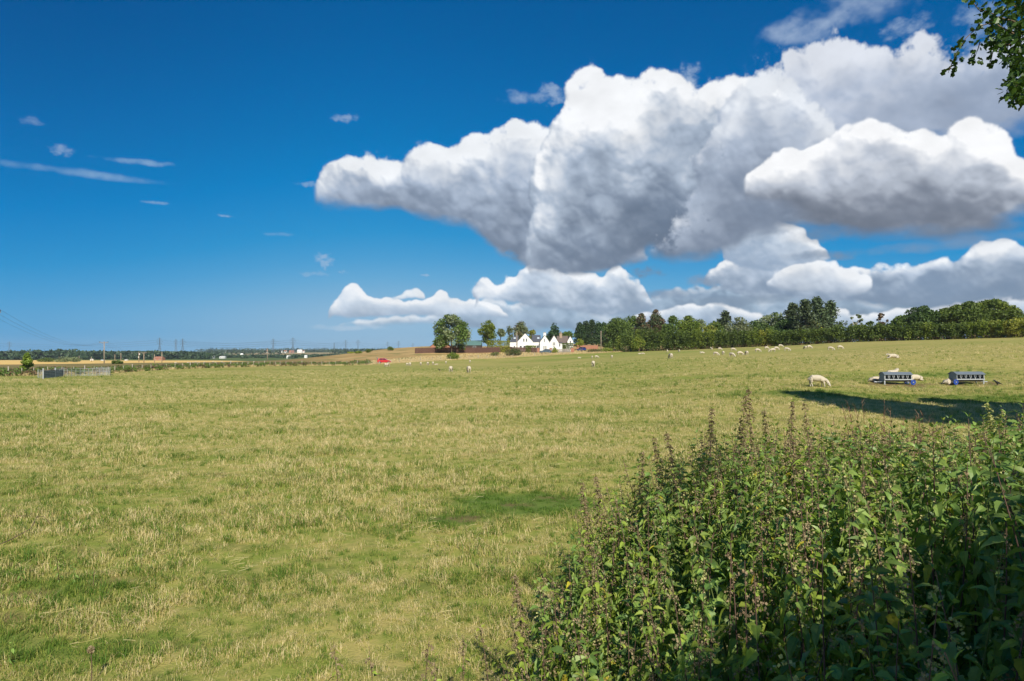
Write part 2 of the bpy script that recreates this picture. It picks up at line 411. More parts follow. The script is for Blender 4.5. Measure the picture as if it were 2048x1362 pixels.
# ------------------------------------------------------------------ terrain height
_C = []
def _c(px, py, d): _C.append(((px - 1024) / FPX * d, d, EYE + (HOR - py) / FPX * d))
def _z(px, d, z): _C.append(((px - 1024) / FPX * d, d, z))
for px in (-700, 0, 1024, 2048, 2900):
    for d in (2.5, 7, 15, 27): _z(px, d, 0.0)
for a in ((0,752,86),(100,756,83),(230,746,104),(400,736,132),(560,732,156),(740,729,180),(937,746,84),(820,732,145),(1186,733,89),(1341,717,102),
          (1465,714,118),(1540,705,136),(1665,698.5,142),(1786,716,74),(1636,775,44.5),(1800,771,49),(1940,769.5,49),(1000,716,215),(1180,706,235),
          (1300,702,230),(1450,696,215),(1700,684,190),(2048,675,160)): _c(*a)
for px, d, z in ((-700,80,0),(-700,140,-.2),(2048,42,.28),(2900,40,.9),(2900,90,5),(2900,160,8),(400,60,0),(100,50,0),(700,60,.05),(700,110,.1),(1024,45,.08),(1250,45,.15),
                 (-600,300,-1.9),(0,300,-1.9),(250,300,-1.4),(400,280,-.9),(-600,700,-4.4),(0,700,-4.3),(300,650,-4.4),(0,950,-6.6),(0,1500,-6),(0,3000,7),(0,8000,16),(-600,3000,8),(-600,8000,16),
                 (500,280,-.5),(450,700,-5),(500,1300,-3),(550,1900,2.2),(550,3000,9.6),(550,8000,18),
                 (620,220,.3),(620,320,.5),(620,500,-4),(620,900,-7),(650,1500,.7),(650,3000,9),
                 (740,200,.26),(740,300,3.9),(740,450,0),(740,750,-5),(760,3000,9),
                 (860,210,1.36),(860,290,5.7),(860,420,5),(860,750,0),(860,3000,12),
                 (1000,240,2.9),(1000,300,4.9),(1000,420,7),(1000,3000,16),(1150,260,3.8),(1150,300,6.3),(1200,420,9),
                 (1300,280,4.4),(1300,420,9),(1500,280,5.5),(1700,250,6),(2048,220,8),(2048,320,10),(1500,3000,25),(2200,3000,30),(1500,8000,40),(2900,320,12),(1000,8000,26)):
    _z(px, d, z)
_C = np.array(_C)
def _pol(X, Y):
    az = np.clip(np.degrees(np.arctan2(X, Y)), -52, 56)
    return np.stack([az / 11.0, np.log(np.maximum(np.hypot(X, Y), 2.0)) * 1.9], -1)
_P = _pol(_C[:, 0], _C[:, 1])
def _U(r2): return np.where(r2 > 1e-9, r2 * np.log(np.maximum(r2, 1e-9)) * 0.5, 0)
_n = len(_P)
_K = _U(((_P[:, None] - _P[None]) ** 2).sum(-1)) + np.eye(_n) * 0.004
_Q = np.hstack([np.ones((_n, 1)), _P])
_A = np.block([[_K, _Q], [_Q.T, np.zeros((3, 3))]])
_Wt = np.linalg.solve(_A, np.concatenate([_C[:, 2], np.zeros(3)]))

def _sm(x, a, b):
    t = np.clip((x - a) / (b - a), 0, 1); return t * t * (3 - 2 * t)
_G = np.random.default_rng(5).random((256, 256))
def wnoise(X, Y, cell):
    x = X / cell + 1000.0; y = Y / cell + 1000.0
    ix, iy = np.floor(x).astype(int), np.floor(y).astype(int)
    fx, fy = x - ix, y - iy
    fx = fx * fx * (3 - 2 * fx); fy = fy * fy * (3 - 2 * fy)
    a = _G[iy % 256, ix % 256]; b = _G[iy % 256, (ix + 1) % 256]; c = _G[(iy + 1) % 256, ix % 256]; d = _G[(iy + 1) % 256, (ix + 1) % 256]
    return (a * (1 - fx) + b * fx) * (1 - fy) + (c * (1 - fx) + d * fx) * fy - .5

def gz(X, Y):
    """terrain height at world X, Y (arrays or numbers)"""
    X = np.asarray(X, float); Y = np.asarray(Y, float)
    sh = np.broadcast(X, Y).shape
    x, y = np.broadcast_to(X, sh).ravel(), np.broadcast_to(Y, sh).ravel()
    r = np.empty(len(x))
    for i in range(0, len(x), 20000):
        p = _pol(x[i:i + 20000], y[i:i + 20000])
        r2 = ((p[:, None] - _P[None]) ** 2).sum(-1)
        r[i:i + 20000] = _U(r2) @ _Wt[:_n] + _Wt[_n] + p @ _Wt[_n + 1:]
    rho = np.hypot(x, y)
    r *= _sm(rho, 20, 45)                                   # flat near field
    # the bank the photographer and the nettles stand on
    b = _sm(x + 0.35 - 0.12 * (y - 4), 0, 2.8) * (1 - _sm(y, 4.5, 9.5))
    b = np.maximum(b, _sm(-y, -2.0, 0.2))
    r += 1.35 * b
    # tussocks and hollows
    w = 1 - _sm(rho, 40, 110)
    r += w * (wnoise(x, y, 2.3) * .07 + wnoise(x, y, .8) * .05 + wnoise(x, y, .33) * .03)
    r += wnoise(x, y, 9.0) * .10 * _sm(rho, 8, 20) * (1 - _sm(rho, 200, 400))
    r += _sm(rho, 1200, 3000) * (wnoise(x, y, 900) * 9 + wnoise(x, y, 350) * 4)
    return r.reshape(sh) if sh else float(r[0])

def P(px, d, dz=0.0):
    """point on the ground seen in photo column px at depth d"""
    X = (px - 1024) / FPX * d
    return Vector((X, d, gz(X, d) + dz))
_DG = np.exp(np.linspace(math.log(3.0), math.log(420), 1500))
def Ghit(px, py):
    """ground point seen at photo pixel"""
    X = (px - 1024) / FPX * _DG
    g = gz(X, _DG); ray = EYE + (HOR - py) / FPX * _DG
    k = np.where(ray <= g)[0]
    i = k[0] if len(k) else int(np.argmin(np.abs(ray - g)))
    return Vector((X[i], _DG[i], g[i]))

# the far edge of the pasture: fence to the left, hedge to the right
EDGE = [(-700,60),(-200,75),(0,86),(230,104),(400,132),(560,156),(740,180),(870,195),(1000,215),(1150,233),(1240,236),(1300,230),(1450,215),(1700,190),(2048,160),(2400,135),(2900,110)]
def edge_d(px): return float(np.interp(px, [e[0] for e in EDGE], [e[1] for e in EDGE]))

# ------------------------------------------------------------------ mesh helpers
def mk(name, V, F, mats, parent=None, smooth=False, mi=None, fattr=None, vattr=None, link=True):
    """V (n,3) array, F (m,k) int array or list of tuples"""
    me = bpy.data.meshes.new(name)
    V = np.asarray(V, np.float32)
    if isinstance(F, np.ndarray):
        m, k = F.shape
        me.vertices.add(len(V)); me.vertices.foreach_set('co', V.ravel())
        me.loops.add(m * k); me.loops.foreach_set('vertex_index', F.astype(np.int32).ravel())
        me.polygons.add(m)
        me.polygons.foreach_set('loop_start', (np.arange(m) * k).astype(np.int32))
        me.polygons.foreach_set('loop_total', np.full(m, k, np.int32))
        me.update(calc_edges=True)
    else:
        me.from_pydata([tuple(v) for v in V], [], [tuple(f) for f in F])
        m = len(F)
    if not isinstance(mats, (list, tuple)): mats = [mats]
    for x in mats: me.materials.append(x)
    if mi is not None: me.polygons.foreach_set('material_index', np.asarray(mi, np.int32))
    if smooth: me.polygons.foreach_set('use_smooth', np.ones(len(me.polygons), bool))
    for nm, arr in (fattr or {}).items():
        a = me.attributes.new(nm, 'FLOAT', 'FACE'); a.data.foreach_set('value', np.asarray(arr, np.float32))
    for nm, arr in (vattr or {}).items():
        a = me.attributes.new(nm, 'FLOAT', 'POINT'); a.data.foreach_set('value', np.asarray(arr, np.float32))
    me.update()
    o = bpy.data.objects.new(name, me)
    if link: COL.objects.link(o)
    if parent is not None: o.parent = parent
    return o

def tag(o, label, cat, group=None, kind=None):
    if label: o['label'] = label
    if cat: o['category'] = cat
    if group: o['group'] = group
    if kind: o['kind'] = kind
    return o
def empty(name, loc=(0, 0, 0), rz=0.0, label=None, cat=None, group=None):
    o = bpy.data.objects.new(name, None)
    o.empty_display_size = 0.2
    COL.objects.link(o); o.location = loc; o.rotation_euler = (0, 0, rz)
    return tag(o, label, cat, group)
def copy_tree(o, parent=None):
    c = o.copy(); COL.objects.link(c)
    if parent is not None: c.parent = parent
    for ch in list(o.children): copy_tree(ch, c)
    return c

class MB:
    """collects faces of boxes, tubes and prisms"""
    def __init__(s): s.v = []; s.f = []; s.m = []
    def add(s, V, F, m=0):
        n = len(s.v); s.v += [tuple(v) for v in V]; s.f += [tuple(i + n for i in f) for f in F]; s.m += [m] * len(F)
    def box(s, x0, x1, y0, y1, z0, z1, m=0):
        s.add([(x0,y0,z0),(x1,y0,z0),(x1,y1,z0),(x0,y1,z0),(x0,y0,z1),(x1,y0,z1),(x1,y1,z1),(x0,y1,z1)],
              [(0,3,2,1),(4,5,6,7),(0,1,5,4),(1,2,6,5),(2,3,7,6),(3,0,4,7)], m)
    def tube(s, pts, rad, n=6, m=0, cap=True):
        pts = [Vector(p) for p in pts]
        if isinstance(rad, (int, float)): rad = [rad] * len(pts)
        V = []; F = []
        for i, p in enumerate(pts):
            t = (pts[min(i + 1, len(pts) - 1)] - pts[max(i - 1, 0)])
            t = t.normalized() if t.length > 1e-9 else Vector((0, 0, 1))
            a = t.cross(Vector((0, 0, 1)) if abs(t.z) < .9 else Vector((1, 0, 0))).normalized(); b = t.cross(a)
            for k in range(n):
                an = 2 * math.pi * k / n
                V.append(p + (a * math.cos(an) + b * math.sin(an)) * rad[i])
        for i in range(len(pts) - 1):
            for k in range(n):
                F.append((i * n + k, i * n + (k + 1) % n, (i + 1) * n + (k + 1) % n, (i + 1) * n + k))
        if cap:
            F.append(tuple(range(n))[::-1]); F.append(tuple((len(pts) - 1) * n + k for k in range(n)))
        s.add(V, F, m)
    def prism(s, poly, y0, y1, m=0, axis='y'):
        """extrude an (a, z) polygon along y (or x)"""
        n = len(poly)
        if axis == 'y': V = [(p[0], y0, p[1]) for p in poly] + [(p[0], y1, p[1]) for p in poly]
        else: V = [(y0, p[0], p[1]) for p in poly] + [(y1, p[0], p[1]) for p in poly]
        F = [tuple(range(n)), tuple(range(n, 2 * n))[::-1]] + [(i, i + n, (i + 1) % n + n, (i + 1) % n) for i in range(n)]
        s.add(V, F, m)
    def build(s, name, mats, parent=None, smooth=False, bevel=0.0, link=True):
        me = bpy.data.meshes.new(name)
        me.from_pydata(s.v, [], s.f)
        for x in (mats if isinstance(mats, (list, tuple)) else [mats]): me.materials.append(x)
        me.polygons.foreach_set('material_index', np.asarray(s.m, np.int32))
        bm = bmesh.new(); bm.from_mesh(me); bmesh.ops.recalc_face_normals(bm, faces=bm.faces)
        if bevel: bmesh.ops.bevel(bm, geom=bm.edges[:], offset=bevel, segments=2, affect='EDGES')
        bm.to_mesh(me); bm.free()
        if smooth: me.polygons.foreach_set('use_smooth', np.ones(len(me.polygons), bool))
        me.update()
        o = bpy.data.objects.new(name, me)
        if link: COL.objects.link(o)
        if parent is not None: o.parent = parent
        return o

# ------------------------------------------------------------------ materials
def newmat(name):
    m = bpy.data.materials.new(name); m.use_nodes = True
    t = m.node_tree; t.nodes.clear()
    N = NT(t); out = N.new('ShaderNodeOutputMaterial')
    return m, N, out
def pbsdf(N, out, col, rough=0.7, spec=0.3, metal=0.0, bump=None, bstr=0.3, bdist=0.02):
    b = N.new('ShaderNodeBsdfPrincipled')
    N.put(b.inputs['Base Color'], col); N.put(b.inputs['Roughness'], rough)
    b.inputs['Specular IOR Level'].default_value = spec; b.inputs['Metallic'].default_value = metal
    if bump is not None:
        n = N.new('ShaderNodeBump'); n.inputs['Strength'].default_value = bstr; n.inputs['Distance'].default_value = bdist
        N.put(n.inputs['Height'], bump); N.t.links.new(n.outputs[0], b.inputs['Normal'])
    N.t.links.new(b.outputs[0], out.inputs[0])
    return b
def simple(name, col, rough=0.7, var=0.25, scale=6.0, spec=0.3, metal=0.0, bstr=0.2, bdist=0.01):
    """a plain material with procedural mottling and bump"""
    m, N, out = newmat(name)
    tc = N.new('ShaderNodeTexCoord').outputs['Object']
    n = N.noise(tc, scale, 5, 0.6)
    f = N.m('ADD', 1.0 - var, N.m('MULTIPLY', n, 2 * var))
    c = N.vm('SCALE', tuple(col), f)
    pbsdf(N, out, c, rough, spec, metal, n, bstr, bdist)
    return m
def posvec(N): return N.new('ShaderNodeNewGeometry').outputs['Position']
def leafmat(name, lo, hi, trans=0.35, rough=0.55, yellow=None, spec=0.35):
    """foliage: per-face tone picks a colour between lo and hi; part of the light passes through"""
    m, N, out = newmat(name)
    at = N.new('ShaderNodeAttribute', attribute_name='tone').outputs['Fac']
    oi = N.new('ShaderNodeObjectInfo').outputs['Random']
    c = N.mix(at, lo, hi)
    hs = N.new('ShaderNodeHueSaturation')
    N.put(hs.inputs['Hue'], N.m('ADD', 0.49, N.m('MULTIPLY', oi, 0.02)))
    N.put(hs.inputs['Value'], N.m('ADD', 0.88, N.m('MULTIPLY', oi, 0.24)))
    N.put(hs.inputs['Color'], c)
    nz = N.noise(posvec(N), 45.0, 3, .6)
    c = N.vm('SCALE', hs.outputs[0], N.m('ADD', .72, N.m('MULTIPLY', nz, .56)))
    b = N.new('ShaderNodeBsdfPrincipled'); N.put(b.inputs['Base Color'], c); b.inputs['Roughness'].default_value = rough
    b.inputs['Specular IOR Level'].default_value = spec
    tr = N.new('ShaderNodeBsdfTranslucent')
    N.put(tr.inputs[0], N.mix(1.0, c, (0.9, 1.0, 0.35), 'MULTIPLY'))
    mx = N.new('ShaderNodeMixShader'); mx.inputs[0].default_value = trans
    N.t.links.new(b.outputs[0], mx.inputs[1]); N.t.links.new(tr.outputs[0], mx.inputs[2])
    N.t.links.new(mx.outputs[0], out.inputs[0])
    return m
def posvec(N): return N.new('ShaderNodeNewGeometry').outputs['Position']

# field colour shared by the ground sheet and the grass blades standing on it
STRAW, STRAW2, GREEN, GREEN2, BROWN = (.47,.38,.14), (.33,.285,.08), (.165,.215,.036), (.255,.295,.056), (.17,.115,.06)
def field_dry(N, p):
    """0 = green, 1 = dry"""
    mp = N.new('ShaderNodeMapping'); N.put(mp.inputs[0], p); mp.inputs['Scale'].default_value = (0.45, 1.0, 1.0); mp.inputs['Rotation'].default_value = (0, 0, R(-9))
    q = mp.outputs[0]
    a = N.noise(q, 0.035, 4, 0.55); b = N.noise(q, 0.22, 4, 0.6); c = N.noise(p, 1.3, 4, 0.6)
    e = N.noise(p, 4.5, 3, 0.6)
    v = N.m('ADD', N.m('ADD', N.m('MULTIPLY', a, 1.1), N.m('MULTIPLY', b, 0.8)), N.m('ADD', N.m('MULTIPLY', c, 0.8), N.m('MULTIPLY', e, 0.6)))
    return N.sstep(v, 1.12, 2.05)

# ------------------------------------------------------------------ ground sheet
def zone_attrs(X, Y):
    d = np.maximum(Y, 1e-3)
    px = 1024 + FPX * X / d
    front = Y > 0.5
    ed = np.interp(px, [e[0] for e in EDGE], [e[1] for e in EDGE])
    rel = np.where(front, Y - ed, -50)
    n = wnoise(X, Y, 14) * 8 + wnoise(X, Y, 4) * 3
    beyond = _sm(rel + n * .12, -0.6, 0.8)                       # outside the pasture
    # rough brown verge and hillside
    gold = _sm(rel + n, 150, 175) * (1 - _sm(rel, 540, 600)) * (1 - _sm(px, 470, 520)) * front
    tan = (_sm(Y, 1420, 1500) * (1 - _sm(Y, 2150, 2300)) * _sm(px + wnoise(X, Y, 300) * 60, 450, 490) * (1 - _sm(px, 640, 700))) * front
    yel = (_sm(Y, 2350, 2400) * (1 - _sm(Y, 2600, 2680)) * _sm(px, 648, 655) * (1 - _sm(px, 672, 678))) * front
    far = _sm(Y, 330, 420) * (1 - np.clip(gold + tan, 0, 1))
    hill = beyond * _sm(px, 560, 700) * (1 - _sm(Y, 380, 450))
    mud = np.zeros_like(X)
    for (mx, my, rx, ry, s) in MUD:
        q = ((X - mx) / rx) ** 2 + ((Y - my) / ry) ** 2 + wnoise(X, Y, 1.1) * 1.2 + wnoise(X, Y, .4) * .8
        mud = np.maximum(mud, s * (1 - _sm(q, .25, 1.2)))
    lush = np.zeros_like(X)
    for (mx, my, rx, ry, s) in LUSH:
        q = ((X - mx) / rx) ** 2 + ((Y - my) / ry) ** 2 + wnoise(X, Y, 1.3) * .9 + wnoise(X, Y, .5) * .6
        lush = np.maximum(lush, s * (1 - _sm(q, .3, 1.3)))
    return dict(beyond=beyond, gold=gold, tan=np.clip(tan, 0, 1), yel=yel, far=far, hill=hill, mud=mud, lush=lush)
_f1 = Ghit(1800, 771); _f2 = Ghit(1940, 769); _s1 = Ghit(1636, 772)
_l1, _l2, _l3 = Ghit(1010, 1012), Ghit(900, 1040), Ghit(1100, 1000)
MUD = [(_f1.x, _f1.y + .3, 3.6, 1.6, 1.0), (_f2.x, _f2.y + .3, 3.6, 1.5, 1.0), ((_f1.x + _f2.x) / 2, _f1.y, 3.2, .7, .75), (_s1.x - 1.2, _s1.y + .6, 2.0, .9, .6), (_s1.x + 2.2, _s1.y + .9, 1.7, .8, .5),
       (_l1.x + .25, _l1.y, .42, .26, .9), (_l2.x + .1, _l2.y, .5, .22, .9), (_l3.x + .1, _l3.y + .1, .45, .3, .8)]
for px, py, rx, ry, s in ((850,847,1.4,.5,.6),(660,860,1.6,.5,.5),(30,1130,.35,.3,.7),(60,1190,.45,.22,.8),(20,1240,.4,.3,.7),(440,950,.4,.2,.5),(230,1160,.5,.18,.6),(480,1165,.35,.12,.7),(330,1290,.4,.12,.5),(640,1120,.4,.12,.45),(90,1255,.4,.15,.6),(1130,1130,.4,.2,.6),(1160,1020,.3,.25,.5),(120,1100,.5,.2,.5)):
    _p = Ghit(px, py); MUD.append((_p.x, _p.y, rx, ry, s))
LUSH = [(_l1.x + .1, _l1.y + .1, 1.6, 1.15, 1.0), (_l2.x, _l2.y, 1.0, .55, 1.0)]
for px, py, rx, ry, s in ((30,1300,1.0,.5,.6),(250,1290,.9,.4,.4),(160,1180,1.0,.5,.5),(560,1150,1.2,.6,.25),(700,1060,1.0,.6,.2),(1720,760,5,1.2,.5),(1900,750,6,1.5,.5),(1700,790,10,2.5,.6),(1900,800,10,3,.6)):
    _p = Ghit(px, py); LUSH.append((_p.x, _p.y, rx, ry, s))

def ground_material():
    m, N, out = newmat('pasture_and_country')
    p = posvec(N)
    A = lambda nm: N.new('ShaderNodeAttribute', attribute_name=nm).outputs['Fac']
    dry = field_dry(N, p)
    fine = N.noise(p, 9.0, 6, 0.7)
    mid = N.noise(p, 2.2, 5, 0.6)
    g = N.mix(fine, GREEN, GREEN2)
    s = N.mix(fine, STRAW2, STRAW)
    c = N.mix(N.m('MULTIPLY', N.sstep(N.m('ADD', dry, N.m('MULTIPLY', N.m('SUBTRACT', mid, .5), .9)), .1, .9), .92), g, s)
    mp2 = N.new('ShaderNodeMapping'); N.put(mp2.inputs[0], p); mp2.inputs['Scale'].default_value = (.55, 1.0, 1.0)
    c = N.mix(N.m('MULTIPLY', N.sstep(N.noise(mp2.outputs[0], 1.1, 8, .78), .50, .66), .75), c, (.14, .165, .04))
    c = N.mix(N.m('MULTIPLY', N.sstep(N.noise(mp2.outputs[0], 1.7, 8, .8), .56, .70), .6), c, (.50, .41, .20))
    c = N.mix(N.m('MULTIPLY', A('lush'), .85), c, N.mix(fine, (.06, .12, .018), (.12, .20, .035)))
    mudc = N.mix(fine, (.085, .055, .03), (.26, .17, .09))
    c = N.mix(N.m('MULTIPLY', A('mud'), N.sstep(mid, .25, .6)), c, mudc)
    # rough verge and hillside: russet dry grass broken by green
    pv = N.new('ShaderNodeMapping'); N.put(pv.inputs[0], p); pv.inputs['Scale'].default_value = (.05, .12, .4)
    hn = N.noise(pv.outputs[0], 1.0, 6, .65)
    hill = N.mix(N.sstep(hn, .3, .7), (.40, .25, .10), (.48, .34, .15))
    hill = N.mix(N.sstep(N.noise(pv.outputs[0], 2.7, 5, .6), .50, .64), hill, (.19, .19, .06))
    verge = N.mix(N.sstep(hn, .42, .6), (.30, .20, .09), (.13, .15, .045))
    c = N.mix(A('beyond'), c, verge)
    c = N.mix(A('hill'), c, hill)
    # distant country
    vo = N.new('ShaderNodeTexVoronoi', feature='F1'); vo.inputs['Scale'].default_value = .0035
    pq = N.new('ShaderNodeMapping'); N.put(pq.inputs[0], p); pq.inputs['Scale'].default_value = (1, .45, 0)
    N.t.links.new(pq.outputs[0], vo.inputs['Vector'])
    cell = N.sep(vo.outputs['Color'])[0]
    farc = N.ramp(cell, [(0, (.05, .085, .025)), (.35, (.10, .14, .04)), (.6, (.06, .10, .03)), (.78, (.26, .20, .09)), (.9, (.09, .13, .04))], 'CONSTANT')
    c = N.mix(A('far'), c, farc)
    st = N.noise(p, .9, 3, .6)
    c = N.mix(A('gold'), c, N.mix(st, (.66, .43, .13), (.78, .54, .20)))
    c = N.mix(A('tan'), c, N.mix(st, (.30, .235, .12), (.36, .27, .14)))
    c = N.mix(A('yel'), c, (.55, .50, .22))
    h = N.m('ADD', N.m('MULTIPLY', fine, .6), N.noise(p, 40.0, 3, .6))
    pbsdf(N, out, c, .95, .08, 0, h, .45, .04)
    return m
M_GROUND = ground_material()

def build_ground():
    a = np.concatenate([np.arange(-180, -60, 5), np.arange(-60, -40, 1.0), np.arange(-40, 42, 0.16), np.arange(42, 62, 1.0), np.arange(65, 180, 5)])
    r = [0.6]
    while r[-1] < 9500: r.append(r[-1] * (1.020 if r[-1] < 450 else 1.05))
    r = np.array(r)
    na, nr = len(a), len(r)
    A_, R_ = np.meshgrid(np.radians(a), r)                        # rows = rings
    X, Y = (R_ * np.sin(A_)).ravel(), (R_ * np.cos(A_)).ravel()
    Z = gz(X, Y)
    X = np.append(X, 0); Y = np.append(Y, 0); Z = np.append(Z, gz(0.0, 0.0))
    i = np.arange(nr - 1)[:, None] * na; j = np.arange(na)[None, :]; j2 = (j + 1) % na
    F = np.stack([i + j, i + j2, i + na + j2, i + na + j], -1).reshape(-1, 4)
    o = mk('ground', np.stack([X, Y, Z], -1), F[:, ::-1].copy(), M_GROUND, smooth=True, vattr=zone_attrs(X, Y))
    tag(o, None, None, kind='structure')
    # little middle cap under the photographer
    return o
build_ground()

# ------------------------------------------------------------------ grass: instanced tufts standing on the pasture
def grass_material():
    m, N, out = newmat('pasture_grass')
    p = posvec(N)
    dry = field_dry(N, p)
    tone = N.new('ShaderNodeAttribute', attribute_name='tone').outputs['Fac']
    lush = N.new('ShaderNodeAttribute', attribute_type='INSTANCER', attribute_name='lush').outputs['Fac']
    d = N.m('SUBTRACT', N.m('ADD', dry, N.m('MULTIPLY', N.m('SUBTRACT', tone, .5), 1.15)), N.m('MULTIPLY', lush, .9))
    c = N.ramp(d, [(0.0, (.105, .195, .024)), (.28, (.215, .295, .042)), (.50, (.36, .375, .082)), (.78, (.56, .46, .18)), (1.0, (.78, .65, .35))])
    b = N.new('ShaderNodeBsdfPrincipled'); N.put(b.inputs['Base Color'], c); b.inputs['Roughness'].default_value = .6
    b.inputs['Specular IOR Level'].default_value = .25
    tr = N.new('ShaderNodeBsdfTranslucent'); N.put(tr.inputs[0], c)
    mx = N.new('ShaderNodeMixShader'); mx.inputs[0].default_value = .3
    N.t.links.new(b.outputs[0], mx.inputs[1]); N.t.links.new(tr.outputs[0], mx.inputs[2]); N.t.links.new(mx.outputs[0], out.inputs[0])
    return m
M_GRASS = grass_material()

def tuft(seed, n, rad, hmin, hmax, wid, lean, drymin=0.0, drymax=1.0):
    """n curved blades, each two quads and a tip"""
    g = np.random.default_rng(seed)
    a = g.random(n) * 2 * np.pi; r = rad * np.sqrt(g.random(n))
    bx, by = r * np.cos(a), r * np.sin(a)
    h = hmin + (hmax - hmin) * g.random(n) ** 1.5
    da = g.random(n) * 2 * np.pi
    ln = lean * (0.3 + g.random(n)) * h
    dx, dy = np.cos(da), np.sin(da)
    wx, wy = -dy * wid * (.6 + .8 * g.random(n)) / 2, dx * wid * (.6 + .8 * g.random(n)) / 2
    V = np.zeros((n, 5, 3))
    for k, (t, w) in enumerate(((0, 1), (.55, .8))):
        cx, cy, cz = bx + dx * ln * t ** 2, by + dy * ln * t ** 2, h * t * (1 - .25 * t * np.minimum(lean, 1)) - (.01 if k == 0 else 0)
        V[:, 2 * k] = np.stack([cx - wx * w, cy - wy * w, cz], -1); V[:, 2 * k + 1] = np.stack([cx + wx * w, cy + wy * w, cz], -1)
    V[:, 4] = np.stack([bx + dx * ln, by + dy * ln, h * (1 - .35 * min(lean, 1))], -1)
    tone = drymin + (drymax - drymin) * g.random(n)
    b = np.arange(n)[:, None] * 5
    F = [tuple(x) for x in (b + np.array([0, 1, 3, 2]))] + [tuple(x) for x in (b + np.array([2, 3, 4]))]
    o = mk('grass_tuft', V.reshape(-1, 3), F, M_GRASS, link=False, fattr={'tone': np.concatenate([tone, tone])})
    return o

def scatter(name, pts, rot, scl, protos, extra=None, stuff_label=None, cat=None, tilt=None):
    """one object whose points carry instances of the given source meshes"""
    col = bpy.data.collections.new(name + '_sources')
    for p in protos: col.objects.link(p)
    me = bpy.data.meshes.new(name)
    me.vertices.add(len(pts)); me.vertices.foreach_set('co', np.asarray(pts, np.float32).ravel())
    def at(nm, arr, ty='FLOAT'):
        a = me.attributes.new(nm, ty, 'POINT'); a.data.foreach_set('value' if ty != 'FLOAT_VECTOR' else 'vector', np.asarray(arr, np.float32 if ty != 'INT' else np.int32).ravel())
    r3 = np.zeros((len(pts), 3)); r3[:, 2] = rot
    if tilt is not None: r3[:, :2] = tilt
    at('rotv', r3, 'FLOAT_VECTOR'); at('scl', scl); at('pick', rng.integers(0, len(protos), len(pts)), 'INT')
    for k, v in (extra or {}).items(): at(k, v)
    o = bpy.data.objects.new(name, me); COL.objects.link(o)
    ng = bpy.data.node_groups.new(name, 'GeometryNodeTree')
    ng.interface.new_socket('Geometry', in_out='INPUT', socket_type='NodeSocketGeometry')
    ng.interface.new_socket('Geometry', in_out='OUTPUT', socket_type='NodeSocketGeometry')
    nd = ng.nodes; L = ng.links
    gi, go = nd.new('NodeGroupInput'), nd.new('NodeGroupOutput')
    ip = nd.new('GeometryNodeInstanceOnPoints'); ci = nd.new('GeometryNodeCollectionInfo')
    ci.inputs['Collection'].default_value = col
    ci.inputs['Separate Children'].default_value = True
    ci.inputs['Reset Children'].default_value = True
    ip.inputs['Pick Instance'].default_value = True
    def na(nm, ty):
        n = nd.new('GeometryNodeInputNamedAttribute'); n.data_type = ty; n.inputs[0].default_value = nm; return n.outputs[0]
    L.new(gi.outputs[0], ip.inputs['Points']); L.new(ci.outputs[0], ip.inputs['Instance'])
    L.new(na('pick', 'INT'), ip.inputs['Instance Index'])
    e2r = nd.new('FunctionNodeEulerToRotation'); L.new(na('rotv', 'FLOAT_VECTOR'), e2r.inputs[0])
    L.new(e2r.outputs[0], ip.inputs['Rotation']); L.new(na('scl', 'FLOAT'), ip.inputs['Scale'])
    L.new(ip.outputs[0], go.inputs[0])
    md = o.modifiers.new('scatter', 'NODES'); md.node_group = ng
    tag(o, stuff_label, cat, kind='stuff')
    return o

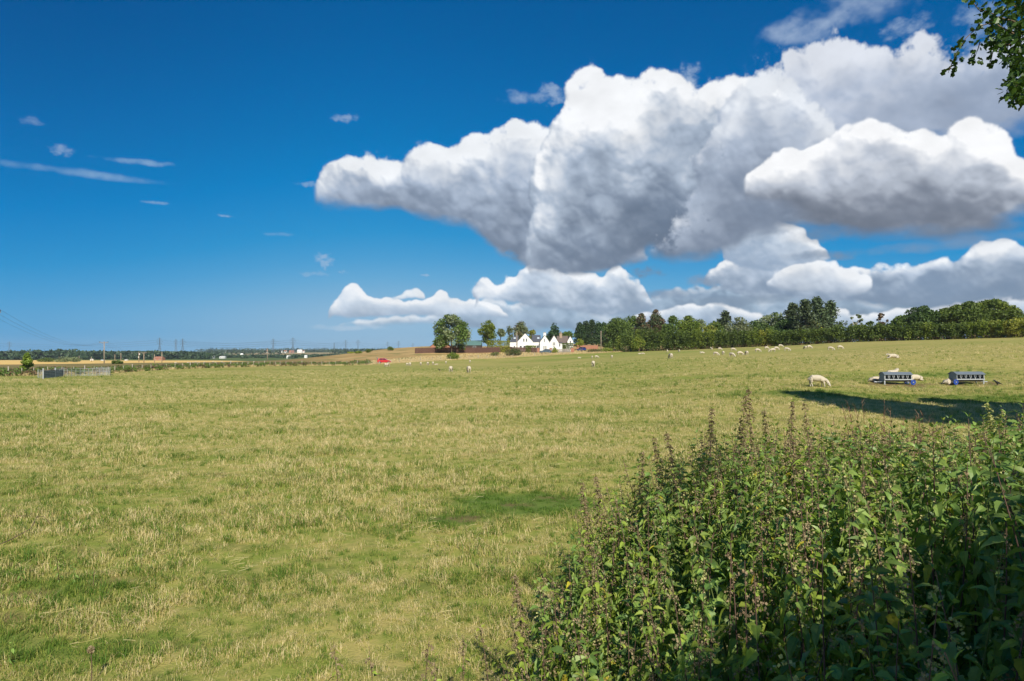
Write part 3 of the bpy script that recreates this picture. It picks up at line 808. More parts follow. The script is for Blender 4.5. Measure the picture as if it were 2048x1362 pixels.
def build_grass():
    g = rng
    P_, S_, = [], []
    # rings of growing distance with matched density and blade size
    tufts = []
    for (d0, d1, per, rad, sc) in ((3.5, 9, 120, .10, .95), (9, 16, 50, .10, 1.2), (16, 30, 24, .10, 1.5), (30, 55, 7.5, .10, 2.1), (55, 135, 2.2, .10, 2.6)):
        area_n = int(per * 1.0 * (d1 ** 2 - d0 ** 2) * 1.0)
        d = np.sqrt(g.random(area_n) * (d1 ** 2 - d0 ** 2) + d0 ** 2)
        u = -1.15 + 2.1 * g.random(area_n)
        x = u * d
        P_.append(np.stack([x, d], -1)); S_.append(np.full(area_n, sc))
    XY = np.vstack(P_); S = np.concatenate(S_)
    px = 1024 + FPX * XY[:, 0] / XY[:, 1]
    ed = np.interp(px, [e[0] for e in EDGE], [e[1] for e in EDGE])
    keep = (XY[:, 1] < ed - 1) & (g.random(len(S)) > _sm(XY[:, 1], 48, 132))
    # under the nettles little grass is seen
    keep &= ~((XY[:, 1] < 9) & (XY[:, 0] > 1.2 + 0.12 * (XY[:, 1] - 4)) & (g.random(len(S)) < .8))
    XY, S = XY[keep], S[keep]
    za = zone_attrs(XY[:, 0], XY[:, 1])
    keep = g.random(len(S)) > za['mud'] * .85
    XY, S = XY[keep], S[keep]; za = {k: v[keep] for k, v in za.items()}
    Z = gz(XY[:, 0], XY[:, 1])
    pts = np.stack([XY[:, 0], XY[:, 1], Z], -1)
    n = len(S)
    # the height of the sward varies in patches
    hgt = 0.75 + wnoise(XY[:, 0], XY[:, 1], 1.7) * .7 + wnoise(XY[:, 0], XY[:, 1], .6) * .6
    far = np.clip((S - 1.0) / 2.6, 0, 1)
    scl = S * np.clip(hgt, .55, 1.4) * (.8 + .4 * g.random(n)) * (1 - .35 * far)
    scl *= 1 - .30 * za['lush'] * (XY[:, 1] < 20)
    protos = [tuft(100 + i, 34, .13, .03, .16, .0070, .7) for i in range(5)]
    protos += [tuft(120 + i, 30, .12, .03, .16, .0062, 1.4) for i in range(3)]
    protos += [tuft(140, 26, .15, .03, .16, .0055, 2.2, .6, 1.0), tuft(142, 24, .15, .03, .14, .0060, 1.5, .7, 1.0), tuft(141, 26, .07, .07, .20, .0072, .7, 0.0, .3)]
    scatter('pasture_grass', pts, g.random(n) * 6.283, scl, protos, {'lush': za['lush']}, 'short trampled pasture grass, part green and part straw coloured', 'grass')
    # long dead stalks lying flat
    m = 380
    d = np.sqrt(g.random(m) * (22 ** 2 - 4.5 ** 2) + 4.5 ** 2); x = (-.8 + 1.5 * g.random(m)) * d
    keep = (wnoise(x, d, 1.4) + wnoise(x, d, .5) > .02) & (x < 1.0 + .1 * d)
    x, d = x[keep], d[keep]
    protos = []
    for i in range(4):
        gg = np.random.default_rng(300 + i); V = []; F = []; T = []
        for k in range(9):
            bx, by = gg.normal(0, .16, 2); a = gg.normal(0.3, .9); L = .05 + .15 * gg.random(); cv = gg.normal(0, .25); sl = gg.random()
            b0 = len(V); w = .0009
            for q in range(5):
                t = q / 4; aa = a + cv * t
                cx, cy = bx + L * t * math.cos(aa), by + L * t * math.sin(aa); cz = .008 + .02 * sl * t
                V += [(cx + w * math.sin(aa), cy - w * math.cos(aa), cz), (cx - w * math.sin(aa), cy + w * math.cos(aa), cz + .002)]
            for q in range(4): F.append((b0 + 2 * q, b0 + 2 * q + 1, b0 + 2 * q + 3, b0 + 2 * q + 2)); T.append(.35 + .5 * gg.random())
        protos.append(mk('dead_stalks', V, F, M_GRASS, link=False, fattr={'tone': T}))
    z = gz(x, d) + .045
    scatter('dead_grass', np.stack([x, d, z], -1), g.random(len(x)) * 6.28, .8 + .8 * g.random(len(x)), protos, {'lush': np.zeros(len(x)) - .5}, 'pale dead grass stalks lying flat on the near pasture', 'dead grass')

# ------------------------------------------------------------------ trees, bushes and hedges
M_BARK = simple('bark', (.16, .115, .075), .9, .4, 5, .1, bstr=.6, bdist=.03)
M_BARK_PALE = simple('pale_bark', (.50, .45, .36), .85, .3, 5, .1, bstr=.4, bdist=.02)
LM = dict(
    dark=leafmat('leaves_dark', (0.043, 0.081, 0.022), (0.106, 0.167, 0.037), .25),
    mid=leafmat('leaves_mid', (0.081, 0.137, 0.027), (0.180, 0.254, 0.050), .35),
    bright=leafmat('leaves_bright', (0.124, 0.205, 0.031), (0.291, 0.359, 0.056), .4),
    yellow=leafmat('leaves_yellowish', (0.223, 0.248, 0.037), (0.446, 0.459, 0.074), .4),
    grey=leafmat('leaves_grey_green', (0.137, 0.174, 0.081), (0.298, 0.335, 0.174), .35),
    brown=leafmat('leaves_reddish_brown', (0.111, 0.081, 0.043), (0.248, 0.174, 0.093), .2),
    pine=leafmat('needles_pine', (0.043, 0.074, 0.034), (0.124, 0.162, 0.068), .12),
    cypress=leafmat('needles_cypress', (0.025, 0.056, 0.022), (0.068, 0.118, 0.037), .12),
    far=leafmat('leaves_far', (0.027, 0.056, 0.027), (0.068, 0.106, 0.043), .15),
)

def cards(cent, size, g, flat=0.0, elong=1.0):
    """one small folded leafy quad per centre; returns V, F"""
    n = len(cent)
    a = g.normal(size=(n, 3)); a[:, 2] *= (1 - flat); a /= np.linalg.norm(a, axis=1)[:, None]
    b = np.cross(a, g.normal(size=(n, 3))); b /= np.linalg.norm(b, axis=1)[:, None] + 1e-9
    if flat: b[:, 2] *= (1 - flat * .8)
    s = np.asarray(size) * (.6 + .8 * g.random(n))
    a = a * (s * elong)[:, None]; b = b * s[:, None]
    k = g.random((n, 4, 1)) * .6 + .6
    V = np.stack([cent - a * k[:, 0], cent - b * k[:, 1], cent + a * k[:, 2], cent + b * k[:, 3]], 1)
    F = np.arange(n * 4).reshape(n, 4)
    return V.reshape(-1, 3), F

def blob_points(lobes, n, g, shell=.55):
    """points in a union of ellipsoid lobes (x, y, z, rx, ry, rz), denser near the surface"""
    w = np.array([l[3] * l[4] + l[3] * l[5] for l in lobes]); w = w / w.sum()
    idx = g.choice(len(lobes), n, p=w)
    L = np.array(lobes)[idx]
    v = g.normal(size=(n, 3)); v /= np.linalg.norm(v, axis=1)[:, None]
    r = (shell + (1 - shell) * g.random(n)) ** .8
    return L[:, :3] + v * r[:, None] * L[:, 3:], idx

def sublobes(W, H, z0, g, n, rs=(.16, .34), top='round', depth=None):
    """lobes of an uneven crown of width W and height H starting at z0"""
    D = depth or W
    out = []
    for i in range(n):
        t = g.random() ** .8
        a = g.random() * 6.283
        if top == 'round': env = math.sqrt(max(0.05, 1 - (2 * t - .85) ** 2 / 1.35))
        elif top == 'cone': env = 1.05 * (1 - t) ** .75 + .06
        elif top == 'column': env = .85 * (1 - t ** 4) + .1
        elif top == 'flat': env = .55 + .45 * math.sin(t * 2.6)
        else: env = 1
        r = env * (.55 + .45 * g.random() ** .5)
        rad = (rs[0] + (rs[1] - rs[0]) * g.random()) * min(W, H) * (.6 + .6 * env)
        x, y = math.cos(a) * max(0, W / 2 * r - rad * .6), math.sin(a) * max(0, D / 2 * r - rad * .6)
        z = z0 + rad * .6 + t * (H - rad * 1.3)
        out.append((x, y, z, rad, rad, rad * (.62 + .3 * g.random())))
    return out

def trunk_mesh(h, W, z0, g, lobes, r0, lean=0.0, nl=7):
    mb = MB()
    top = Vector((lean, 0, z0 + (h - z0) * .7))
    pts = [Vector((0, 0, -.3)), Vector((lean * .2 + g.normal(0, .03) * h * .1, g.normal(0, .03) * h * .1, z0 * .6)), Vector((lean * .5, 0, z0 + (h - z0) * .3)), top]
    mb.tube(pts, [r0, r0 * .8, r0 * .6, r0 * .18], 8)
    for i in range(min(nl, len(lobes))):
        l = lobes[int(g.integers(len(lobes)))]
        t = .35 + .5 * g.random()
        s = pts[1].lerp(pts[3], t)
        e = Vector(l[:3])
        m_ = s.lerp(e, .5) + Vector((0, 0, -.1 * (e - s).length))
        mb.tube([s, m_, e], [r0 * .38, r0 * .24, r0 * .06], 5)
    return mb

def tree(name, base, W, H, kind, label, cat='tree', group=None, z0=None, n=1500, leaf=.32, shape='round', lobes=16, seed=1, bark=None,
         r0=None, shell=.5, rs=(.16, .34), flat=.2, depth=None, lean=0.0, parts=('trunk', 'crown'), sink=0.0, mix=None):
    g = np.random.default_rng(seed)
    t = empty(name, base, g.random() * .6, label, cat, group)
    z0 = H * .22 if z0 is None else z0
    L = sublobes(W, H - z0, z0, g, lobes, rs, shape, depth)
    c, idx = blob_points(L, n, g, shell)
    V, F = cards(c, leaf, g, flat)
    tone = np.clip(g.random(len(L))[idx] * .65 + g.random(n) * .45 - .05, 0, 1)
    mats = [LM[kind]]; mi = None
    if mix:
        mats.append(LM[mix[0]]); mi = (g.random(len(L)) < mix[1])[idx].astype(int)
    mk(parts[1], V, F, mats, t, fattr={'tone': tone}, mi=mi)
    r0 = r0 or max(.06, H * .022)
    trunk_mesh(H, W, max(z0, .3), g, L, r0, lean, nl=4 + int(H / 2)).build(parts[0], bark or M_BARK, t, smooth=True)
    return t

def pine(name, base, W, H, label, seed, group=None, kind='pine', n=1700, leaf=.30):
    """pine with an uneven, layered crown: flat pads at the ends of whorled boughs"""
    g = np.random.default_rng(seed)
    t = empty(name, base, g.random() * 6, label, 'tree', group)
    mb = MB(); mb.tube([(0, 0, -.3), (g.normal(0, .2), g.normal(0, .2), H * .5), (g.normal(0, .3), 0, H * .97)], [H * .022, H * .016, H * .004], 8)
    L = []
    z = H * .18
    while z < H * .97:
        q = (z / H)
        for k in range(int(3 + g.integers(3))):
            a = g.random() * 6.283
            rr = W / 2 * (1.02 - q ** 2.2) * (.55 + .5 * g.random())
            e = Vector((math.cos(a) * rr, math.sin(a) * rr, z + rr * .16))
            mb.tube([(0, 0, z), Vector((0, 0, z)).lerp(e, .55) + Vector((0, 0, -.05 * rr)), e], [H * .006, H * .004, H * .0015], 5)
            for f in (1.0, .6, .3):
                s = .55 + .35 * g.random()
                L.append((e.x * f, e.y * f, z + rr * .22 * f + .15 + g.normal(0, .25), s * (W * .19), s * (W * .19), s * W * .13))
        z += H * (.045 + .03 * g.random())
    L.append((0, 0, H * .97, W * .07, W * .07, H * .05))
    c, idx = blob_points(L, n, g, .3)
    V, F = cards(c, leaf, g, .3, 1.4)
    mk('crown', V, F, LM[kind], t, fattr={'tone': np.clip(g.random(len(L))[idx] * .6 + g.random(n) * .4, 0, 1)})
    mb.build('trunk', M_BARK, t, smooth=True)
    return t

def at(px, d): return P(px, d)
def hpx(d, pix): return pix * d / FPX

# --- trees round the cottages
def tree_by(px, d, top, wpx, kind, label, seed, base_py=None, **kw):
    """tree whose crown tops out at photo row `top` and is wpx photo pixels wide"""
    b = P(px, d)
    H = EYE + (HOR - top) / FPX * d - b.z
    W = wpx * d / FPX
    f = kw.pop('fn', tree); nm = kw.pop('name', 'broadleaf_tree')
    if f is pine: return pine(nm, b, W, H, label, seed, **kw)
    return tree(nm, b, W, H, kind, label, seed=seed, **kw)

tree_by(903, 236, 626, 80, 'mid', 'big round silvery green tree behind the brown board fence, largest near the cottages', 11, n=9000, leaf=.28, lobes=90, rs=(.08, .16), z0=.6, shape='round', name='poplar_tree', mix=('grey', .45), shell=.35)
tree_by(975, 262, 638, 38, 'bright', 'fresh green tree with dark trunk between the big tree and the cottage', 12, n=4200, leaf=.26, lobes=40, rs=(.14, .24), z0=1.6, name='maple_tree')
tree_by(1001, 268, 654, 20, 'grey', 'small grey green tree just right of the fresh green tree', 13, n=900, leaf=.26, lobes=12, name='birch_tree')
tree_by(1019, 280, 648, 20, 'grey', 'thin open tree left behind the white cottage', 14, n=700, leaf=.28, lobes=12, z0=1.0, name='birch_tree', shell=.2)
tree_by(1042, 284, 640, 34, 'grey', 'tall open grey green tree above the first white gable', 15, n=2600, leaf=.28, lobes=36, z0=.8, name='birch_tree', shell=.3, mix=('brown', .25))
tree_by(1064, 290, 657, 20, 'yellow', 'low yellowish tree peeping over the slate roof', 16, n=600, leaf=.3, lobes=9, name='birch_tree')
tree_by(1109, 292, 645, 42, 'cypress', 'dark pointed conifer behind the middle of the cottages', 17, n=2400, leaf=.3, lobes=26, shape='cone', z0=.5, name='conifer_tree', rs=(.14, .24))
tree_by(1136, 288, 661, 34, 'mid', 'low dark round tree behind the right end of the cottages', 18, n=1200, leaf=.3, lobes=14, name='broadleaf_tree')
for i, (px, tp, w, lb) in enumerate(((1160, 643, 20, 'leftmost'), (1172, 640, 18, 'second from the left'), (1184, 638, 18, 'third from the left'), (1197, 641, 18, 'fourth from the left'), (1208, 643, 18, 'rightmost'))):
    tree_by(px, 290 + i * 2, tp, w * 1.25, 'cypress', lb + ' of the five dark cypresses right of the cottages', 30 + i, n=3600, leaf=.26, lobes=70, shape='column', z0=.2, name='cypress_tree', rs=(.24, .40), group='row of dark cypresses', shell=.5)
tree_by(1159, 262, 675, 18, 'yellow', 'small round olive green tree in front of the brown bank', 36, n=500, leaf=.22, lobes=8, z0=.5, name='small_tree')

# --- the belt of trees behind the pasture hedge, left to right
BELT = [
 (1235, 634, 42, 'mid', 'broadleaf_tree', tree, 'green tree at the left end of the belt beside the tall pole', dict(n=2600, lobes=28)),
 (1222, 652, 26, 'brown', 'broadleaf_tree', tree, 'low brownish tree at the foot of the belt left end', dict(n=1000, lobes=12)),
 (1262, 628, 34, 'mid', 'broadleaf_tree', tree, 'rounded green tree left of the reddish brown conifers', dict(n=2200, lobes=24)),
 (1283, 626, 38, 'brown', 'conifer_tree', tree, 'reddish brown conifer, left one of the brown pair', dict(n=2800, lobes=34, shape='cone', mix=('pine', .35), rs=(.10, .18))),
 (1312, 617, 46, 'brown', 'conifer_tree', tree, 'taller reddish brown conifer, right one of the brown pair', dict(n=3400, lobes=40, shape='cone', mix=('pine', .4), rs=(.10, .18))),
 (1345, 631, 28, 'mid', 'broadleaf_tree', tree, 'dark green tree right of the reddish brown conifers', dict(n=1800, lobes=20)),
 (1375, 630, 36, 'bright', 'broadleaf_tree', tree, 'round fresh green tree left of the pale branched willow', dict(n=2200, lobes=18)),
 (1400, 638, 44, 'yellow', 'willow_tree', tree, 'light green open tree with pale bare branches', dict(n=1700, lobes=26, shell=.3, bark=M_BARK_PALE, mix=('grey', .4))),
 (1428, 641, 30, 'mid', 'broadleaf_tree', tree, 'small light tree between the pale willow and the short pine', dict(n=1200, lobes=16, mix=('yellow', .4))),
 (1450, 624, 36, 'pine', 'pine_tree', pine, 'short pine with a brown tinged crown in mid belt', dict(n=1800)),
 (1475, 633, 36, 'grey', 'broadleaf_tree', tree, 'grey green tree right beside the short pine', dict(n=1600, lobes=20, shell=.35)),
 (1512, 640, 40, 'dark', 'broadleaf_tree', tree, 'low dark green tree left of the silvery willow', dict(n=2200, lobes=20)),
 (1545, 624, 56, 'grey', 'willow_tree', tree, 'broad silvery green willow in mid belt', dict(n=3600, lobes=34, mix=('mid', .35))),
 (1576, 636, 44, 'dark', 'broadleaf_tree', tree, 'dark green tree under the left pine of the tall group', dict(n=2400, lobes=22)),
 (1586, 606, 38, 'pine', 'pine_tree', pine, 'leftmost of the four tall pines', dict(n=2200)),
 (1611, 598, 40, 'pine', 'pine_tree', pine, 'second tall pine from the left, narrow pointed top', dict(n=2400)),
 (1634, 597, 40, 'pine', 'pine_tree', pine, 'third tall pine from the left, highest of the four', dict(n=2400)),
 (1660, 606, 44, 'pine', 'pine_tree', pine, 'rightmost of the four tall pines', dict(n=2400)),
 (1618, 640, 40, 'yellow', 'broadleaf_tree', tree, 'yellow green bushy tree in front of the tall pines', dict(n=1600, lobes=16, mix=('bright', .5))),
 (1712, 627, 34, 'grey', 'birch_tree', tree, 'thin twiggy tree right of the pines', dict(n=440, lobes=34, shell=.1, rs=(.05, .10), bark=M_BARK_PALE)),
 (1764, 624, 24, 'brown', 'birch_tree', tree, 'small sparse brownish tree alone above the hedge', dict(n=380, lobes=26, shell=.1, rs=(.06, .11))),
 (1738, 642, 44, 'mid', 'broadleaf_tree', tree, 'low green tree between the two sparse trees', dict(n=1200, lobes=14)),
 (1812, 628, 46, 'mid', 'broadleaf_tree', tree, 'low sloping tree left of the dark oak', dict(n=2000, lobes=20)),
 (1842, 609, 46, 'dark', 'oak_tree', tree, 'dark green oak with a notched top', dict(n=2800, lobes=26, rs=(.11, .22))),
 (1888, 616, 50, 'bright', 'broadleaf_tree', tree, 'fresh green tree between the dark oak and the big round trees', dict(n=2600, lobes=24, mix=('mid', .5))),
 (1935, 602, 62, 'mid', 'broadleaf_tree', tree, 'big round green tree, left one of the two highest at the right', dict(n=3600, lobes=30, rs=(.10, .2))),
 (1985, 598, 66, 'mid', 'broadleaf_tree', tree, 'big round green tree, right one of the two highest at the right', dict(n=3800, lobes=32, rs=(.10, .2), mix=('bright', .35))),
 (2040, 625, 56, 'mid', 'broadleaf_tree', tree, 'yellow green tree at the right edge of the belt', dict(n=2400, lobes=22, mix=('yellow', .3))),
 (2100, 610, 70, 'dark', None, tree, None, None),
]
for i, (px, tp, w, kind, nm, fn, lb, kw) in enumerate(BELT):
    if nm is None: continue
    d = edge_d(px) + 11 + (i * 7 % 5) * 3.2
    kw = dict(kw)
    if fn is pine:
        kw['n'] = int(kw['n'] * 1.7)
        tree_by(px, d, tp, w * 1.35, kind, lb, 60 + i, fn=pine, name=nm, leaf=.27, **kw)
    else:
        kw['n'] = int(kw['n'] * 2.6); kw['lobes'] = int(kw['lobes'] * 1.9) if kw['n'] > 1200 else kw['lobes']
        kw.setdefault('rs', (.12, .24))
        tree_by(px, d, tp, w * (1.6 if kw['n'] > 1200 else 1.1), kind, lb, 60 + i, name=nm, leaf=.27, z0=.3, **kw)

# --- the long hedge along the far side of the pasture
def long_hedge():
    g = np.random.default_rng(88)
    L = []; 
    px = 1238.0
    kinds = []
    while px < 2330:
        d = edge_d(px) + 1.6
        topy = np.interp(px, [1238,1260,1300,1400,1500,1600,1700,1800,1900,2048,2400], [676,664,660,663,663,660,652,648,646,642,634])
        b = P(px, d)
        h = EYE + (HOR - topy) / FPX * d - b.z
        h *= .86 + .2 * g.random()
        step = .9 * FPX / d
        for q in range(3):
            rz = h * (.26 + .12 * g.random())
            L.append((b.x + g.normal(0, .4), b.y + g.normal(0, .5) + (2 - q) * .15, b.z + h * (.17 + .31 * q) + g.normal(0, .1), 1.0 + .5 * g.random(), 1.1, rz))
        px += step * .8
    n = 110000
    c, idx = blob_points(L, n, g, .35)
    gzv = gz(c[:, 0], c[:, 1])
    c[:, 2] = np.maximum(c[:, 2], gzv + .05)
    low = (c[:, 2] - gzv) < .8
    V, F = cards(c, .19, g, .35)
    # hue runs in stretches along the hedge
    run = wnoise(c[:, 0], c[:, 1], 7.0) + wnoise(c[:, 0], c[:, 1], 2.5) * .8
    mi = np.where(run > .42, 1, np.where(run < -.02, 2, 0))
    mi = np.where(low & (g.random(n) < .35), 3, mi)
    tone = np.clip(g.random(len(L))[idx] * .55 + g.random(n) * .5, 0, 1)
    h = empty('field_hedge', (0, 0, 0), 0, 'long thick green hedge running along the far side of the pasture', 'hedge')
    mk('foliage', V, F, [LM['bright'], LM['yellow'], LM['mid'], LM['brown']], h, mi=mi, fattr={'tone': tone})
    mb = MB()
    for i in range(0, len(L), 3):
        l = L[i]; z = gz(l[0], l[1])
        for k in range(2):
            x, y = l[0] + g.normal(0, .4), l[1] - .3 + g.normal(0, .3)
            mb.tube([(x, y, z - .1), (x + g.normal(0, .2), y, z + 1.3)], [.035, .02], 4)
    mb.build('stems', M_BARK, h)
long_hedge()

def bush(px, d, top, wpx, kind, label, seed, name='bush', n=900, leaf=.14, mix=None, shell=.6, cat='bush'):
    b = P(px, d); H = EYE + (HOR - top) / FPX * d - b.z; W = wpx * d / FPX
    g = np.random.default_rng(seed)
    t = empty(name, b, 0, label, cat)
    L = []
    for i in range(12):
        a = g.random() * 6.28; r = W / 2 * .62 * math.sqrt(g.random()); rr = W * (.16 + .1 * g.random())
        q = 1 - (r / (W / 2)) ** 2
        L.append((math.cos(a) * r, math.sin(a) * r * .8, H * (.2 + .45 * q * g.random()) + .0, rr, rr, min(rr, H * (.22 + .16 * q))))
    L.append((0, 0, H * .62, W * .25, W * .22, H * .36))
    c, idx = blob_points(L, n, g, shell)
    c[:, 2] = np.maximum(c[:, 2], .05)
    V, F = cards(c, leaf, g, .2)
    mats = [LM[kind]]; mi = None
    if mix: mats.append(LM[mix[0]]); mi = (g.random(n) < mix[1]).astype(int)
    mk('foliage', V, F, mats, t, mi=mi, fattr={'tone': np.clip(g.random(len(L))[idx] * .5 + g.random(n) * .5, 0, 1)})
    mb = MB()
    for k in range(5):
        a = g.random() * 6.28
        mb.tube([(0, 0, -.1), (math.cos(a) * W * .2, math.sin(a) * W * .2, H * .6)], [max(.015, H * .02), .008], 5)
    mb.build('stem', M_BARK, t)
    return t
_p = Ghit(906, 719)
bush(906, _p.y, 703.5, 30, 'bright', 'round glossy green bush standing alone in the brown grass before the board fence', 201, n=1500, leaf=.17)
bush(781, 262, 692, 17, 'mid', 'round green bush on the brown hillside, rightmost of the hillside bushes', 202, n=700)
bush(737, 262, 697, 16, 'mid', 'dark green bush on the crest of the brown hill', 203, n=600)
bush(718, 262, 701, 18, 'bright', 'lighter green bush left of the one on the hill crest', 204, n=600)
bush(703, 280, 703, 20, 'yellow', 'yellowish low bush on the lower hill crest', 205, n=500)
bush(1028, 226, 695, 42, 'dark', 'dark sprawling bramble bush before the board fence and the cottages', 206, n=2200, mix=('brown', .35), name='bramble_bush')
bush(990, 224, 703, 26, 'mid', 'low weedy bush left of the dark bramble', 207, n=500, mix=('brown', .4))
bush(1212, 240, 694, 30, 'bright', 'bright green weeds at the foot of the tall pole by the cottages', 208, n=900, mix=('yellow', .4))
bush(1185, 244, 697, 40, 'brown', 'low brown dock and bramble patch below the blue car', 209, n=1000, mix=('mid', .3))
bush(1108, 244, 692, 14, 'mid', 'small conical green bush before the third gable', 210, n=500)
bush(1110, 241, 696, 16, 'yellow', 'yellow green low bush beside the parked dark car', 211, n=400)
bush(1255, 232, 690, 30, 'brown', 'brownish shrub at the left end of the long hedge', 212, n=1300, mix=('mid', .5))
bush(1278, 229, 668, 34, 'yellow', 'bright yellow green shrub leaning out of the hedge left end', 213, n=2200, leaf=.2, mix=('bright', .5))
for i, (px, d, tp, w, k) in enumerate(((130,420,712,40,'grey'),(150,430,713,34,'grey'),(95,440,714,40,'mid'),(235,225,721,22,'mid'))):
    bush(px, d, tp, w, k, ('pale grey green willow bush, left of two beyond the golden field', 'pale grey green willow bush, right of two beyond the golden field', 'flat green bush left of the pale willow bushes', 'dark green bush by the fence left of the pole with a crossarm')[i], 214 + i, n=900, leaf=.3)
# sapling by the left fence
tree_by(54, 92, 704, 24, 'bright', 'slim young tree standing behind the wire fence at the far left', 250, n=1500, leaf=.12, lobes=20, shape='column', z0=.4, name='sapling', rs=(.16, .28), r0=.05)

# --- clipped yellow green garden hedge beside the cottage
def box_hedge(px0, px1, d, top, thick, kind, label, seed, n=1600):
    g = np.random.default_rng(seed)
    a, b = P(px0, d), P(px1, d); z = min(a.z, b.z)
    H = EYE + (HOR - top) / FPX * d - z
    t = empty('garden_hedge', ((a.x + b.x) / 2, d, z), 0, label, 'hedge')
    L = b.x - a.x
    c = np.stack([(g.random(n) - .5) * L, (g.random(n) - .5) * thick, g.random(n) * H], -1)
    f = g.integers(0, 3, n)
    c[f == 0, 1] = -thick / 2 + g.normal(0, .05, (f == 0).sum()); c[f == 1, 2] = H + g.normal(0, .05, (f == 1).sum())
    V, F = cards(c, .16, g)
    mk('foliage', V, F, LM[kind], t, fattr={'tone': g.random(n)})
    mb = MB()
    for k in range(6): mb.tube([(-L / 2 + L * (k + .5) / 6, 0, -.1), (-L / 2 + L * (k + .5) / 6, 0, H * .7)], .04, 5)
    mb.build('stems', M_BARK, t)
box_hedge(975, 1020, 246, 682.5, 1.6, 'yellow', 'clipped yellow green hedge left of the white cottage', 261, 2600)
box_hedge(1051, 1072, 247, 692, 1.2, 'bright', 'low clipped green hedge behind the board fence before the first gable', 262, 1200)
box_hedge(1124, 1146, 247, 687, 1.2, 'mid', 'dark green garden hedge before the right wing of the cottages', 263, 1200)

# --- trees outside the frame to the right that throw the long shadow
for i, (x, y, H, W) in enumerate(((24.0, 18.6, 19.5, 8.0), (31.0, 17.8, 18.0, 9.5), (36.5, 14.5, 17.0, 11.0))):
    tree('ash_tree', Vector((x, y, gz(x, y))), W, H, 'mid', ('tall ash tree just outside the picture at the right, farthest of three', 'tall ash tree just outside the picture at the right, middle of three', 'ash tree just outside the picture at the right, nearest of three')[i],
         n=4200, leaf=.42, lobes=34, seed=400 + i, z0=5.5, shape='column' if i == 0 else 'round')

# --- the dark woodland belt across the left distance
def woodland():
    g = np.random.default_rng(77)
    L = []
    for px in np.arange(-260, 420, 4.5):
        d = 930 + 60 * wnoise(np.array(px * 1.0), np.array(3.0), 60) * 2 + g.normal(0, 20)
        topy = np.interp(px, [-300, 0, 40, 100, 160, 210, 300, 400, 420], [701, 703, 702, 699, 701, 703, 702, 704, 708]) + g.normal(0, 1.1)
        x = (px - 1024) / FPX * d; z = gz(x, d)
        h = max(6, EYE + (HOR - topy) / FPX * d - z)
        for q in range(3):
            L.append((x + g.normal(0, 2), d + g.normal(0, 10) + q * 4, z + h * (.2 + .28 * q), 4.5 + 2 * g.random(), 6, h * (.22 + .06 * g.random())))
    for px in np.arange(395, 760, 6):
        d = 1150 + g.normal(0, 60)
        topy = np.interp(px, [395, 470, 600, 700, 760], [706, 712, 710, 709, 707]) + g.normal(0, 1.5)
        x = (px - 1024) / FPX * d; z = gz(x, d)
        h = max(4, EYE + (HOR - topy) / FPX * d - z)
        for q in range(2): L.append((x + g.normal(0, 3), d, z + h * (.3 + .35 * q), 5 + 3 * g.random(), 8, h * .33))
    n = 26000
    c, idx = blob_points(L, n, g, .6)
    V, F = cards(c, 1.5, g, .2)
    o = mk('distant_woodland', V, F, LM['far'], fattr={'tone': np.clip(g.random(len(L))[idx] * .7 + g.random(n) * .3, 0, 1)})
    tag(o, 'dark blue green wood stretching along the left horizon', 'woodland', kind='stuff')
    # hedgerows and copses on the far slopes
    L = []
    for k in range(70):
        px = 400 + 420 * g.random(); d = 1500 + 2600 * g.random() ** 1.2
        if 455 < px < 660 and 1400 < d < 2300: continue
        a = g.normal(0, .25)
        for s in np.arange(0, 90 + 160 * g.random(), 14):
            x = (px - 1024) / FPX * d + s * math.cos(a); y = d + s * math.sin(a)
            L.append((x, y, gz(x, y) + 3.5, 9, 9, 5 + 3 * g.random()))
    for px in np.arange(395, 900, 4.0):
        d = 3300 + g.normal(0, 250); x = (px - 1024) / FPX * d
        L.append((x, d, gz(x, d) + 6, 16, 16, 10 + 4 * g.random()))
    n = 15000
    c, idx = blob_points(L, n, g, .6)
    V, F = cards(c, 3.0, g, .3)
    o = mk('distant_hedgerows', V, F, LM['far'], fattr={'tone': g.random(len(L))[idx]})
    tag(o, 'hedgerows and copses scattered over the far slopes on the horizon', 'hedgerows', kind='stuff')
woodland()

